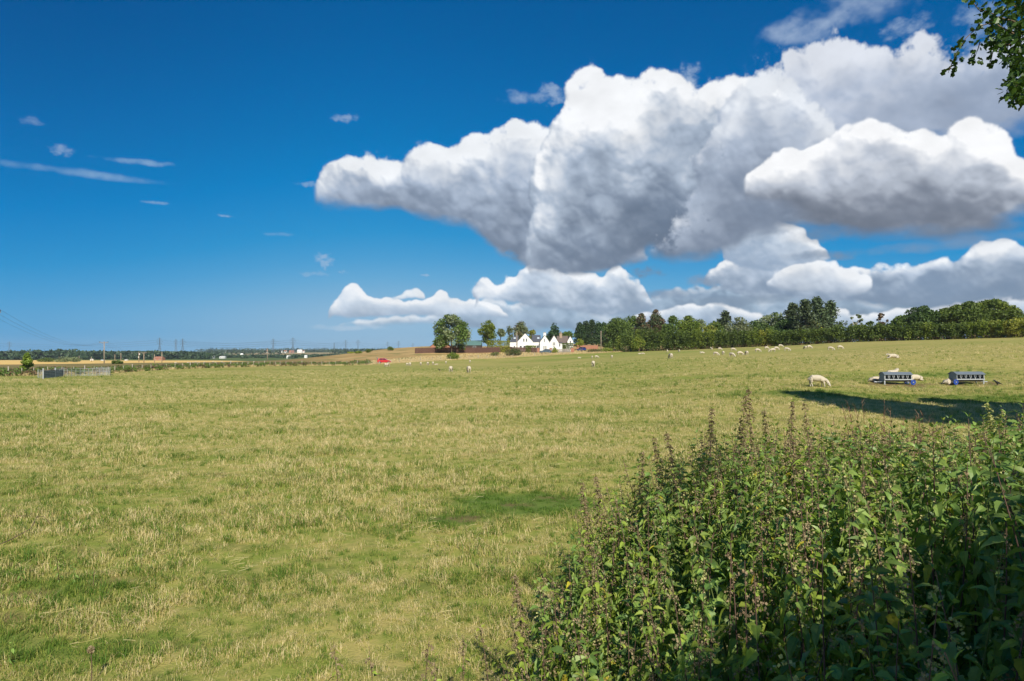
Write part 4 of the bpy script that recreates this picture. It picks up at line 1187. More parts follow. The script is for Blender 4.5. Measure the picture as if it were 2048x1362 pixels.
# --- rank weeds and dead grass along the fence line
def verge():
    g = np.random.default_rng(91)
    protos = []
    for i in range(4):
        protos.append(tuft(500 + i, 60, .28, .12, .55, .03, .8, .55, 1.0)); protos.append(tuft(540 + i, 60, .28, .12, .50, .03, .8, .6, 1.0))
    for i in range(3):
        gg = np.random.default_rng(520 + i)
        n = 50; c = np.stack([gg.normal(0, .22, n), gg.normal(0, .22, n), gg.random(n) * .5], -1)
        V, F = cards(c, .09, gg)
        protos.append(mk('weed_clump', V, F, LM['mid' if i else 'brown'], link=False, fattr={'tone': gg.random(n)}))
    pts = []; 
    px = g.random(9000) * 1330 - 60
    ed = np.interp(px, [e[0] for e in EDGE], [e[1] for e in EDGE])
    off = g.random(9000) ** 1.5 * 14 - .5
    d = ed + off * (1 + ed / 250)
    x = (px - 1024) / FPX * d
    keep = (px < 1245)
    x, d, px = x[keep], d[keep], px[keep]
    z = gz(x, d)
    pk = g.random(len(x)) * 1.0
    kp = (px < 730) | (pk < .75)
    x, d, z, px = x[kp], d[kp], z[kp], px[kp]
    green = px > 740
    gp = [p for p in protos if 'weed' not in p.name]
    scatter('verge_straw', np.stack([x[green], d[green], z[green]], -1), g.random(green.sum()) * 6.28, .6 + .6 * g.random(green.sum()), gp, {'lush': np.zeros(green.sum()) - .5}, 'dry brown grass along the fence below the brown hill and the board fence', 'long grass')
    x, d, z = x[~green], d[~green], z[~green]
    scatter('verge_grass', np.stack([x, d, z], -1), g.random(len(x)) * 6.28, .7 + .9 * g.random(len(x)), protos, {'lush': np.zeros(len(x)) - .35}, 'rank brown grass and green weeds along the wire fence', 'long grass')
verge()

# ------------------------------------------------------------------ buildings
M_WHITE = simple('white_render', (.80, .79, .75), .85, .06, 1.5, .2)
M_SLATE = simple('slate_roof', (.085, .09, .105), .6, .25, 3, .35)
M_SLATE2 = simple('brown_slate_roof', (.15, .115, .10), .7, .3, 3, .3)
M_STONE = simple('chimney_stone', (.36, .27, .19), .9, .3, 4, .1)
M_BRICK = simple('red_brick', (.36, .17, .11), .9, .25, 3, .1)
M_PANE = simple('window_glass', (.02, .025, .03), .12, .2, 2, .6)
M_FRAME = simple('window_frame', (.6, .6, .58), .6, .1, 4)
M_SKYL = simple('skylight_glass', (.55, .62, .68), .12, .1, 2, .8)
M_GREENROOF = simple('green_metal_roof', (.11, .20, .18), .5, .2, 1, .4)
M_TIMBER = simple('dark_timber', (.07, .05, .04), .85, .3, 3, .1)

def window(parent, x, z, w, h, y, lean=None):
    """window set on a wall facing the camera (local -y)"""
    mb = MB()
    f = .06
    mb.box(x - w/2, x + w/2, y - .05, y - .003, z, z + f); mb.box(x - w/2, x + w/2, y - .05, y - .003, z + h - f, z + h)
    mb.box(x - w/2, x - w/2 + f, y - .05, y - .003, z + f, z + h - f); mb.box(x + w/2 - f, x + w/2, y - .05, y - .003, z + f, z + h - f)
    mb.box(x - w/2 + f, x + w/2 - f, y - .045, y - .003, z + h * .5 - .025, z + h * .5 + .025)
    o = mb.build('window', M_FRAME, parent)
    mp = MB(); mp.box(x - w/2 + f, x + w/2 - f, y - .025, y - .004, z + f, z + h * .5 - .025); mp.box(x - w/2 + f, x + w/2 - f, y - .025, y - .004, z + h * .5 + .025, z + h - f)
    mp.build('pane', M_PANE, o)
    ms = MB(); ms.box(x - w/2 - .06, x + w/2 + .06, y - .10, y - .003, z - .09, z - .003); ms.build('sill', M_FRAME, o)

def gable_front(walls, roofs, x0, x1, y0, y1, ze, za, zb=-1.5, ov=.18):
    """block with its gable towards the camera, ridge running back"""
    xm = (x0 + x1) / 2
    walls.prism([(x0, zb), (x1, zb), (x1, ze), (xm, za), (x0, ze)], y0, y1)
    sl = (za - ze) / (xm - x0); t = .12
    roofs.prism([(x0 - ov, ze - ov * sl + .01), (xm, za + .01), (xm, za + t), (x0 - ov, ze - ov * sl + t)], y0 - .12, y1 + .02)
    roofs.prism([(x1 + ov, ze - ov * sl + .01), (xm, za + .01), (xm, za + t + .002), (x1 + ov, ze - ov * sl + t)], y0 - .118, y1 + .022)
def ridge_along(walls, roofs, x0, x1, y0, y1, ze, zr, zb=-1.5, hip=0.0):
    """block with its eave towards the camera, ridge running sideways"""
    ym = (y0 + y1) / 2; ov = .2; sl = (zr - ze) / (ym - y0); t = .12
    walls.prism([(y0, zb), (y1, zb), (y1, ze), (ym, zr - (.0 if not hip else .3)), (y0, ze)], x0 + (hip * .5), x1, axis='x') if not hip else walls.box(x0, x1, y0, y1, zb, ze)
    a, b = x0 - (.1 if not hip else ov), x1 + .02
    zlo = ze - ov * sl
    if hip:
        V = [(a, y0 - ov, zlo), (b, y0 - ov, zlo), (b, ym, zr + .05), (x0 + hip, ym, zr + .05), (a, y1 + ov, zlo), (b, y1 + ov, zlo)]
        roofs.add(V, [(0, 1, 2, 3), (4, 0, 3), (5, 4, 3, 2), (0, 4, 5, 1), (1, 5, 2)])
    else:
        roofs.prism([(y0 - ov, zlo), (ym, zr), (ym, zr + t), (y0 - ov, zlo + t)], a, b, axis='x')
        roofs.prism([(y1 + ov, zlo), (ym, zr), (ym, zr + t + .002), (y1 + ov, zlo + t)], a + .002, b - .002, axis='x')
def skylight(parent, x, y0, ze, ym, zr, frac, w=.8, ln=.9):
    """roof window lying on the front slope"""
    s = (zr - ze) / (ym - y0); L = math.hypot(1, s)
    yc = y0 + (ym - y0) * frac; zc = ze + (yc - y0) * s
    dy, dz = ln / 2 / L, ln / 2 * s / L
    ny, nz = -s / L, 1 / L
    mb = MB()
    for off, name in ((.15, 'skylight'),):
        V = []
        for (sx, sy) in ((-1,-1),(1,-1),(1,1),(-1,1)):
            for o_ in (off, off + .05):
                V.append((x + sx * w / 2, yc + sy * dy + ny * o_, zc + sy * dz + nz * o_))
        mb.add(V, [(1,3,5,7),(0,2,3,1),(2,4,5,3),(4,6,7,5),(6,0,1,7),(0,6,4,2)])
    mb.build('skylight', M_SKYL, parent)

CD = 252.0; CS = CD / FPX
def X_(px): return (px - 1080) * CS
def Z_(py): return (701 - py) * CS
def cottage_origin(): return Vector(((1080 - 1024) / FPX * CD, CD, EYE + (HOR - 701) * CS))

def cottages():
    o = cottage_origin()
    A = empty('white_cottage', o, 0, 'white rendered cottage with two gables and dark slate roofs, left one of the joined pair', 'cottage')
    w, r = MB(), MB()
    ridge_along(w, r, X_(1019.5), X_(1037), 1.6, 8.6, Z_(683), Z_(670.5), hip=1.9)
    gable_front(w, r, X_(1035), X_(1066), .4, 11, Z_(683), Z_(666.5))
    ridge_along(w, r, X_(1065), X_(1082), 1.6, 8.4, Z_(683), Z_(670))
    gable_front(w, r, X_(1080), X_(1099), -.6, 9, Z_(684), Z_(670.6))
    w.build('wall', M_WHITE, A); r.build('roof', M_SLATE, A)
    skylight(A, X_(1029.5), 1.6, Z_(683), 5.1, Z_(670.5), .5); skylight(A, X_(1077.3), 1.6, Z_(683), 5.0, Z_(670), .5)
    window(A, X_(1047.7), Z_(683.2), .52, 1.15, .4); window(A, X_(1053.2), Z_(683.2), .52, 1.15, .4)
    window(A, X_(1041.5), Z_(697), .8, 1.0, .4); window(A, X_(1049), Z_(697), .8, 1.0, .4); window(A, X_(1058), Z_(697), .8, 1.0, .4)
    window(A, X_(1088.6), Z_(684), .36, 1.2, -.6); window(A, X_(1087.8), Z_(698.3), .42, 1.2, -.6); window(A, X_(1091.6), Z_(698.3), .42, 1.2, -.6)
    window(A, X_(1029), Z_(696), .6, .8, 1.6); window(A, X_(1075), Z_(696), .7, 1.0, 1.6)
    mb = MB(); mb.box(X_(1066.3), X_(1066.8), 1.45, 1.55, -1, Z_(683.5)); mb.build('drainpipe', M_FRAME, A)
    mb = MB(); mb.box(X_(1087.4), X_(1092.6), 2.2, 3.2, Z_(672), Z_(665.8)); mb.box(X_(1087), X_(1093), 2.1, 3.3, Z_(665.8), Z_(665.2)); c = mb.build('chimney', M_WHITE, A)
    mb = MB(); mb.tube([(X_(1089), 2.7, Z_(665.2)), (X_(1089), 2.7, Z_(663.6))], .13, 8); mb.build('chimney_pot', M_STONE, c)
    mb = MB(); mb.tube([(X_(1091.3), 2.7, Z_(665.2)), (X_(1091.3), 2.7, Z_(663.8))], .13, 8); mb.build('chimney_pot', M_STONE, c)
    B = empty('white_cottage', o, 0, 'white rendered cottage with brownish slate roof and stone chimney, right one of the joined pair', 'cottage')
    w, r = MB(), MB()
    gable_front(w, r, X_(1099.3), X_(1117.3), -.1, 9.5, Z_(685), Z_(671))
    ridge_along(w, r, X_(1116), X_(1138), 2.2, 9.0, Z_(686), Z_(671.8))
    gable_front(w, r, X_(1135.5), X_(1147), 1.4, 9.3, Z_(682), Z_(672.2))
    w.box(X_(1113), X_(1125), .2, 2.2, -1.5, Z_(686.5))
    w.build('wall', M_WHITE, B); r.build('roof', M_SLATE2, B)
    r2 = MB(); r2.prism([(0, Z_(686.4)), (2.3, Z_(684.8)), (2.3, Z_(684.4)), (0, Z_(686))], X_(1112.6), X_(1125.4), axis='x'); r2.build('porch_roof', M_SLATE, B)
    mb = MB(); mb.box(X_(1120.6), X_(1126), 4.6, 5.8, Z_(676), Z_(666.2)); mb.box(X_(1120.2), X_(1126.4), 4.5, 5.9, Z_(666.2), Z_(665.6)); c = mb.build('chimney', M_STONE, B)
    for px in (1122.3, 1124.4):
        mb = MB(); mb.tube([(X_(px), 5.2, Z_(665.6)), (X_(px), 5.2, Z_(662.4))], .13, 8); mb.build('chimney_pot', M_STONE, c)
    window(B, X_(1106.4), Z_(690.5), .4, 1.1, -.1); window(B, X_(1109.4), Z_(690.5), .4, 1.1, -.1)
    window(B, X_(1119.5), Z_(693), .5, 1.0, .2); window(B, X_(1141.3), Z_(686), .5, .9, 1.4)
    d = MB(); d.box(X_(1127), X_(1132.5), 2.05, 2.19, -1.2, Z_(690)); d.build('door', M_TIMBER, B)
cottages()

def barn():
    d = 258.0; s = d / FPX
    o = Vector(((880 - 1024) * s, d, EYE + (HOR - 700) * s))
    b = empty('brick_barn', o, 0, 'red brick barn with dark roof half hidden by the big round tree', 'barn')
    X = lambda px: (px - 880) * s; Z = lambda py: (700 - py) * s
    w, r = MB(), MB()
    gable_front(w, r, X(860), X(900), 0, 9, Z(693.5), Z(677.5), -2)
    w.build('wall', M_BRICK, b); r.build('roof', M_TIMBER, b)
    l = empty('long_shed', (o.x + X(930), d + 3, o.z), 0, 'long low shed with green metal roof between the big tree and the yellow green hedge', 'shed')
    w, r = MB(), MB()
    ridge_along(w, r, X(902) - X(930), X(962) - X(930), 0, 7, Z(690), Z(681), -2)
    w.build('wall', M_TIMBER, l); r.build('roof', M_GREENROOF, l)
    for k, px in enumerate((915, 926, 948)):
        window(l, X(px) - X(930), Z(696), 1.2, .8, 0)
barn()

# ------------------------------------------------------------------ board fence, grey palings, brick wall
M_BOARD = simple('brown_fence_board', (.11, .062, .048), .9, .35, 4, .1)
M_POSTW = simple('weathered_post', (.42, .37, .30), .9, .25, 8, .1)
M_GREYB = simple('grey_paling', (.30, .27, .24), .9, .3, 6, .1)
def board_fence(pts, h, mat, name, label, seg=2.4, gap=0.0, bw=.15, posts=True, hz=0):
    g = np.random.default_rng(int(abs(pts[0].x) * 10) + 3)
    f = empty(name, pts[0], 0, label, 'fence')
    o = pts[0]
    L = 0
    for a, b in zip(pts[:-1], pts[1:]):
        n = max(1, round((b - a).length / seg))
        for i in range(n):
            p, q = a.lerp(b, i / n), a.lerp(b, (i + 1) / n)
            p.z, q.z = gz(p.x, p.y) , gz(q.x, q.y)
            dv = (q - p); dl = Vector((dv.x, dv.y, 0)).length; ux = Vector((dv.x, dv.y, 0)) / dl
            nb = int(dl / (bw + gap)); mb = MB()
            nrm = Vector((ux.y, -ux.x, 0))
            for k in range(nb):
                t = (k + .5) / nb
                c = p.lerp(q, t) - o
                hh = h + g.normal(0, .02)
                off = (.012 if k % 2 else 0)
                V = []
                for s in (-1, 1):
                    for th in (-.01 + off, .01 + off):
                        V += [c + ux * s * bw * .49 + nrm * th + Vector((0, 0, z)) for z in (-.1, hh)]
                # order: (s-,t-,lo) (s-,t-,hi) (s-,t+,lo) (s-,t+,hi) (s+...)
                mb.add(V, [(0,1,5,4),(2,6,7,3),(0,2,3,1),(4,5,7,6),(1,3,7,5),(0,4,6,2)])
            mb.build('board_panel', mat, f)
            if posts:
                mp = MB(); c = p - o - nrm * -.06
                mp.box(c.x - .05, c.x + .05, c.y + .02, c.y + .12, c.z - .3, c.z + h + .04); mp.build('post', mat, f)
    return f
_bf = [Ghit(830, 707.0), Ghit(950, 706.0), Ghit(1018, 703.5), Ghit(1077, 704.0)]
_bf[3].y = min(_bf[3].y, 246); 
for _v in _bf: _v.y = min(_v.y, 247.5)
_bf = [Vector(((px - 1024) / FPX * v.y, v.y, 0)) for px, v in zip((830, 950, 1018, 1077), _bf)]
for _v in _bf: _v.z = gz(_v.x, _v.y)
board_fence(_bf, 1.85, M_BOARD, 'board_fence', 'long dark brown board fence in front of the brick barn and the cottages')
_q = P(1098, 243), P(1141, 245)
board_fence(list(_q), 1.35, M_GREYB, 'paling_fence', 'grey weathered paling fence before the right cottage', 1.9, .04, .1)
def brick_piece(px0, px1, d, h, label, name='brick_wall', cat='wall'):
    a, b = P(px0, d), P(px1, d); z = min(a.z, b.z)
    o = empty(name, ((a.x + b.x) / 2, d, z), 0, label, cat)
    L = (b.x - a.x) / 2
    mb = MB(); mb.box(-L, L, -.12, .12, -.6, h); mb.build('brickwork', M_BRICK, o)
    mb = MB(); mb.box(-L - .03, L + .03, -.16, .16, h + .002, h + .08); mb.build('coping', M_STONE, o)
brick_piece(1074.5, 1079, 244, 1.75, 'short brick pier at the right end of the board fence', 'brick_pier', 'pier')
brick_piece(1141.5, 1148.5, 245.5, 1.6, 'short brick pier at the right end of the grey palings', 'brick_pier', 'pier')
brick_piece(1099, 1104, 247, 1.6, 'bit of red brick wall beside the second gable')
brick_piece(1153, 1196, 270, 1.5, 'long low red brick wall behind the blue car')

# ------------------------------------------------------------------ cars
M_TYRE = simple('tyre_rubber', (.02, .02, .02), .9, .2, 10)
M_RIM = simple('wheel_rim', (.5, .5, .52), .35, .1, 4, .5, .7)
M_CARGLASS = simple('car_glass', (.015, .02, .025), .08, .1, 3, .7)
M_LAMP = simple('lamp_glass', (.75, .75, .72), .2, .1, 4, .6)
M_TAIL = simple('tail_lamp', (.4, .02, .015), .3, .1, 4, .6)
def carpaint(name, col):
    m, N, out = newmat(name)
    n = N.noise(N.new('ShaderNodeTexCoord').outputs['Object'], 3, 3)
    b = pbsdf(N, out, N.vm('SCALE', col, N.m('ADD', .9, N.m('MULTIPLY', n, .2))), .32, .5)
    b.inputs['Coat Weight'].default_value = .6
    return m
def car(loc, rz, paint, label, L=3.9, H=1.46, W=1.68, hatch=True, darkrear=False):
    """front towards +x"""
    t = empty('parked_car', loc, rz, label, 'car', 'cars parked round the cottages and the track')
    h0 = .2
    # lower body outline (x, z)
    prof = [(-.50, .28), (-.50, .52), (-.485, .64), (-.30, .66), (.16, .64), (.36, .60), (.47, .52), (.50, .42), (.49, .24), (.40, .20), (-.46, .20)]
    cab = [(-.47, .64), (-.40, .97), (-.20, 1.0), (.02, .985), (.24, .66)]
    if not hatch: cab = [(-.42, .64), (-.33, .93), (-.14, 1.0), (.05, .98), (.25, .65)]
    rings = []
    def loft(pr, half, hz, inset):
        V = []; F = []; n = len(pr)
        for k, (f, sc) in enumerate(((-1, 1 - inset), (-.86, 1.0), (.86, 1.0), (1, 1 - inset))):
            for (x, z) in pr: V.append((x * L * (1 if abs(f) < 1 else .985), f * half, (z if z < .3 else .3 + (z - .3) * sc) * hz))
        for k in range(3):
            for i in range(n): F.append((k * n + i, k * n + (i + 1) % n, (k + 1) * n + (i + 1) % n, (k + 1) * n + i))
        F.append(tuple(range(n))[::-1]); F.append(tuple(3 * n + i for i in range(n)))
        mb = MB(); mb.add(V, F); return mb
    loft(prof, W / 2, H, .05).build('body', paint, t, smooth=False, bevel=.015)
    # cabin tapers towards the roof
    V = []; n = len(cab)
    for f in (-1, 1):
        for (x, z) in cab: V.append((x * L, f * (W / 2 - .05 - (z - .64) * .42), z * H))
    F = [tuple(range(n))[::-1], tuple(range(n, 2 * n))] + [(i, (i + 1) % n, (i + 1) % n + n, i + n) for i in range(n)]
    mb = MB(); mb.add(V, F); mb.build('cabin', paint if not darkrear else [paint], t, bevel=.02)
    # glass: side panes, windscreen, rear screen
    def quadpane(pts, nm='window'):
        mb = MB(); mb.add(pts, [tuple(range(len(pts)))]); mb.build(nm, M_CARGLASS, t)
    def cy(z, f, o=.012): return f * (W / 2 - .05 - (z - .64) * .42 + o)
    for f in (-1, 1):
        a, b, c, d = (-.37, .70), (-.33, .93), (-.11, .95), (-.10, .70)
        quadpane([(x * L, cy(z, f), z * H) for x, z in (a, b, c, d)])
        a, b, c, d = (-.08, .70), (-.09, .95), (.02, .935), (.17, .70)
        quadpane([(x * L, cy(z, f), z * H) for x, z in (a, b, c, d)])
    x0, z0, x1, z1 = cab[3][0], cab[3][1], cab[4][0], cab[4][1]
    quadpane([((x0 + .006) * L, -cy(z0, 1) + .1, (z0 - .03) * H), ((x0 + .006) * L, cy(z0, 1) - .1, (z0 - .03) * H), ((x1 - .012) * L, cy(z1, 1) - .08, (z1 + .04) * H), ((x1 - .012) * L, -cy(z1, 1) + .08, (z1 + .04) * H)], 'windscreen')
    x0, z0, x1, z1 = cab[1][0], cab[1][1], cab[0][0], cab[0][1]
    quadpane([((x0 - .008) * L, -cy(z0, 1) + .1, (z0 - .03) * H), ((x0 - .008) * L, cy(z0, 1) - .1, (z0 - .03) * H), ((x1 - .004) * L, cy(z1, 1) - .08, (z1 + .04) * H), ((x1 - .004) * L, -cy(z1, 1) + .08, (z1 + .04) * H)], 'rear_screen')
    if darkrear:
        mb = MB(); mb.box(-.51 * L, -.495 * L, -W * .42, W * .42, .3 * H, .62 * H)
        mb.add([(-.478 * L, -W*.40, .64 * H), (-.478 * L, W*.40, .64 * H), (-.56 * L, W*.36, 1.18 * H), (-.56 * L, -W*.36, 1.18 * H),(-.468 * L, -W*.40, .64 * H), (-.468 * L, W*.40, .64 * H), (-.55 * L, W*.36, 1.18 * H), (-.55 * L, -W*.36, 1.18 * H)], [(0,1,2,3),(7,6,5,4),(0,4,5,1),(2,6,7,3),(1,5,6,2),(0,3,7,4)])
        mb.build('rear_door', M_CARGLASS, t)
    for x in (-.32, .31):
        for f in (-1, 1):
            mb = MB(); r = .30
            mb.tube([(x * L, f * (W / 2 - .16), r), (x * L, f * (W / 2 + .012), r)], r, 18)
            wl = mb.build('wheel', M_TYRE, t)
            mb = MB(); mb.tube([(x * L, f * (W / 2 + .01), r), (x * L, f * (W / 2 + .022), r)], r * .62, 14); mb.build('rim', M_RIM, wl)
    for f in (-1, 1):
        mb = MB(); mb.box(.455 * L, .497 * L, min(f * W * .30, f * W * .46), max(f * W * .30, f * W * .46), .46 * H, .54 * H); mb.build('headlight', M_LAMP, t)
        mb = MB(); mb.box(-.505 * L, -.48 * L, min(f * W * .38, f * W * .49), max(f * W * .38, f * W * .49), .50 * H, .62 * H); mb.build('tail_light', M_TAIL, t)
        mb = MB(); mb.box(.14 * L, .18 * L, min(f * W * .48, f * (W * .48 + .16)), max(f * W * .48, f * (W * .48 + .16)), .66 * H, .74 * H); mb.build('mirror', paint, t)
    return t
_c = Ghit(769, 727.5); _c = P(769, edge_d(769) + 2.6)
car(_c, R(4), carpaint('red_paint', (.52, .012, .02)), 'bright red hatchback parked behind the wire fence', L=_c.y * 27 / FPX, H=1.45, darkrear=True)
_c = P(1091, 241.5)
car(_c + Vector((0, 0, .1)), R(176), carpaint('grey_blue_paint', (.06, .10, .13)), 'dark grey blue car parked in front of the second white gable', L=4.3, H=1.42, W=1.75, hatch=False)
_c = P(1163, 249)
car(_c + Vector((0, 0, .25)), R(118), carpaint('blue_paint', (.015, .045, .22)), 'deep blue car parked below the brick wall right of the cottages', L=4.0, H=1.5)
_c = P(1023, 249.5)
car(_c + Vector((0, 0, .0)), R(0), carpaint('black_paint', (.02, .02, .024)), 'black car standing behind the board fence at the left end of the cottage', L=4.2, H=1.9)

# ------------------------------------------------------------------ far houses and sheds
M_TILE = simple('red_tile_roof', (.38, .17, .11), .8, .2, .5)
def far_house(px, d, w, dep, h, roofh, wm, rm, label, name='farmhouse', cat='house', rz=0.0, nw=3):
    b = P(px, d)
    o = empty(name, b, rz, label, cat)
    wl, rf = MB(), MB()
    ridge_along(wl, rf, -w / 2, w / 2, 0, dep, h, h + roofh, -1.2)
    wl.build('wall', wm, o); rf.build('roof', rm, o)
    for i in range(nw): window(o, -w / 2 + w * (i + .5) / nw, h * .35, w * .1, h * .35, 0)
for a in (
 (560, 2150, 12, 8, 6, 3, M_WHITE, M_SLATE, 'white farmhouse on the far hill, leftmost of the bright houses on the skyline'),
 (570, 2200, 9, 8, 5, 3, M_WHITE, M_TILE, 'small white house on the far hill right of the first bright one'),
 (583, 2180, 16, 8, 4.5, 3, M_TILE, M_TILE, 'pinkish roofed long house in the middle of the skyline houses'),
 (599, 2120, 14, 9, 7, 3, M_WHITE, M_WHITE, 'brightest white house at the right end of the skyline houses'),
 (606, 2140, 8, 8, 4.5, 2.5, M_WHITE, M_TILE, 'low white annexe at the right of the brightest skyline house'),
 (533, 2300, 8, 8, 5, 3, M_WHITE, M_TILE, 'lonely white house on the skyline behind the single pole'),
 (577, 1050, 6, 6, 3, 1.5, M_WHITE, M_WHITE, 'white shed among dark bushes below the skyline houses'),
 (424, 1020, 5, 5, 3, 1.5, M_WHITE, M_WHITE, 'small white shed at the edge of the far dark wood'),
 (444, 1020, 8, 6, 2.4, 1.2, M_FRAME, M_FRAME, 'low pale grey shed right of the small white one'),
 (483, 1400, 5, 5, 3, 1.5, M_WHITE, M_WHITE, 'tiny white house under the far tan field'),
 (450, 2400, 7, 7, 5, 3, M_WHITE, M_SLATE, 'tiny white house on the left part of the skyline'),
 (611, 1080, 4, 5, 3, 1.2, M_WHITE, M_WHITE, 'small white shed right of the shed among dark bushes'),
 (315, 700, 8, 8, 2.2, 1.6, M_TILE, M_TILE, 'low orange red roofed building behind the T shaped poles'),
 (183, 640, 2.2, 2, 1.0, .4, M_WHITE, M_WHITE, 'small white shed at the edge of the golden field'),
 (252, 640, 2.4, 2, .8, .3, M_FRAME, M_FRAME, 'pale grey shed right of the small white shed'),
 (205, 620, 3.0, 2, .5, .3, M_FRAME, M_SKYL, 'low silvery shed at the end of the golden field beside the tall pole')):
    far_house(*a, nw=2)
def tank():
    b = P(408, 1010); o = empty('storage_tank', b, 0, 'round teal storage tank in front of the far dark wood', 'tank')
    m = simple('teal_paint', (.10, .26, .28), .5, .1, 1)
    mb = MB(); mb.tube([(0, 0, -2), (0, 0, 4.6)], 1.6, 20); mb.build('tank_wall', m, o)
    mb = MB(); mb.tube([(0, 0, 4.61), (0, 0, 5.1)], [1.68, .4], 20); mb.build('tank_lid', M_FRAME, o)
tank()

# ------------------------------------------------------------------ sheep, grown as one skin over a skeleton
def wool_material():
    m, N, out = newmat('sheep_wool_and_face')
    tc = N.new('ShaderNodeTexCoord').outputs['Object']
    n = N.voro(tc, 22, 1, .5, 'F1', 0)
    n2 = N.noise(tc, 5, 3)
    c = N.mix(n2, (.46, .39, .29), (.62, .55, .43))
    c = N.mix(N.sstep(n, .15, .6), N.mix(.5, c, (.40, .33, .24)), c)
    pbsdf(N, out, c, .95, .05, 0, n, .7, .02)
    return m
M_WOOL = wool_material()
M_FACE = simple('sheep_face', (.56, .50, .41), .8, .15, 9)
M_DFACE = simple('dark_sheep_face', (.07, .05, .04), .8, .2, 9)
M_LEG = simple('sheep_leg', (.52, .46, .38), .8, .2, 9)
M_HOOF = simple('hoof_horn', (.05, .04, .03), .6, .2, 9)

def skin_mesh(name, joints, edges, sub=2):
    me = bpy.data.meshes.new(name)
    me.from_pydata([j[:3] for j in joints], edges, [])
    o = bpy.data.objects.new(name, me); COL.objects.link(o)
    sk = o.modifiers.new('Skin', 'SKIN'); sk.use_smooth_shade = True
    for i, j in enumerate(joints):
        v = me.skin_vertices[0].data[i]
        v.radius = (j[3], j[3] if len(j) < 5 else j[4]); v.use_root = (i == 0)
    ss = o.modifiers.new('Sub', 'SUBSURF'); ss.levels = sub; ss.render_levels = sub
    dg = bpy.context.evaluated_depsgraph_get(); dg.update()
    ev = o.evaluated_get(dg)
    out = bpy.data.meshes.new_from_object(ev)
    out.name = name
    bpy.data.objects.remove(o); bpy.data.meshes.remove(me)
    out.polygons.foreach_set('use_smooth', np.ones(len(out.polygons), bool))
    return out

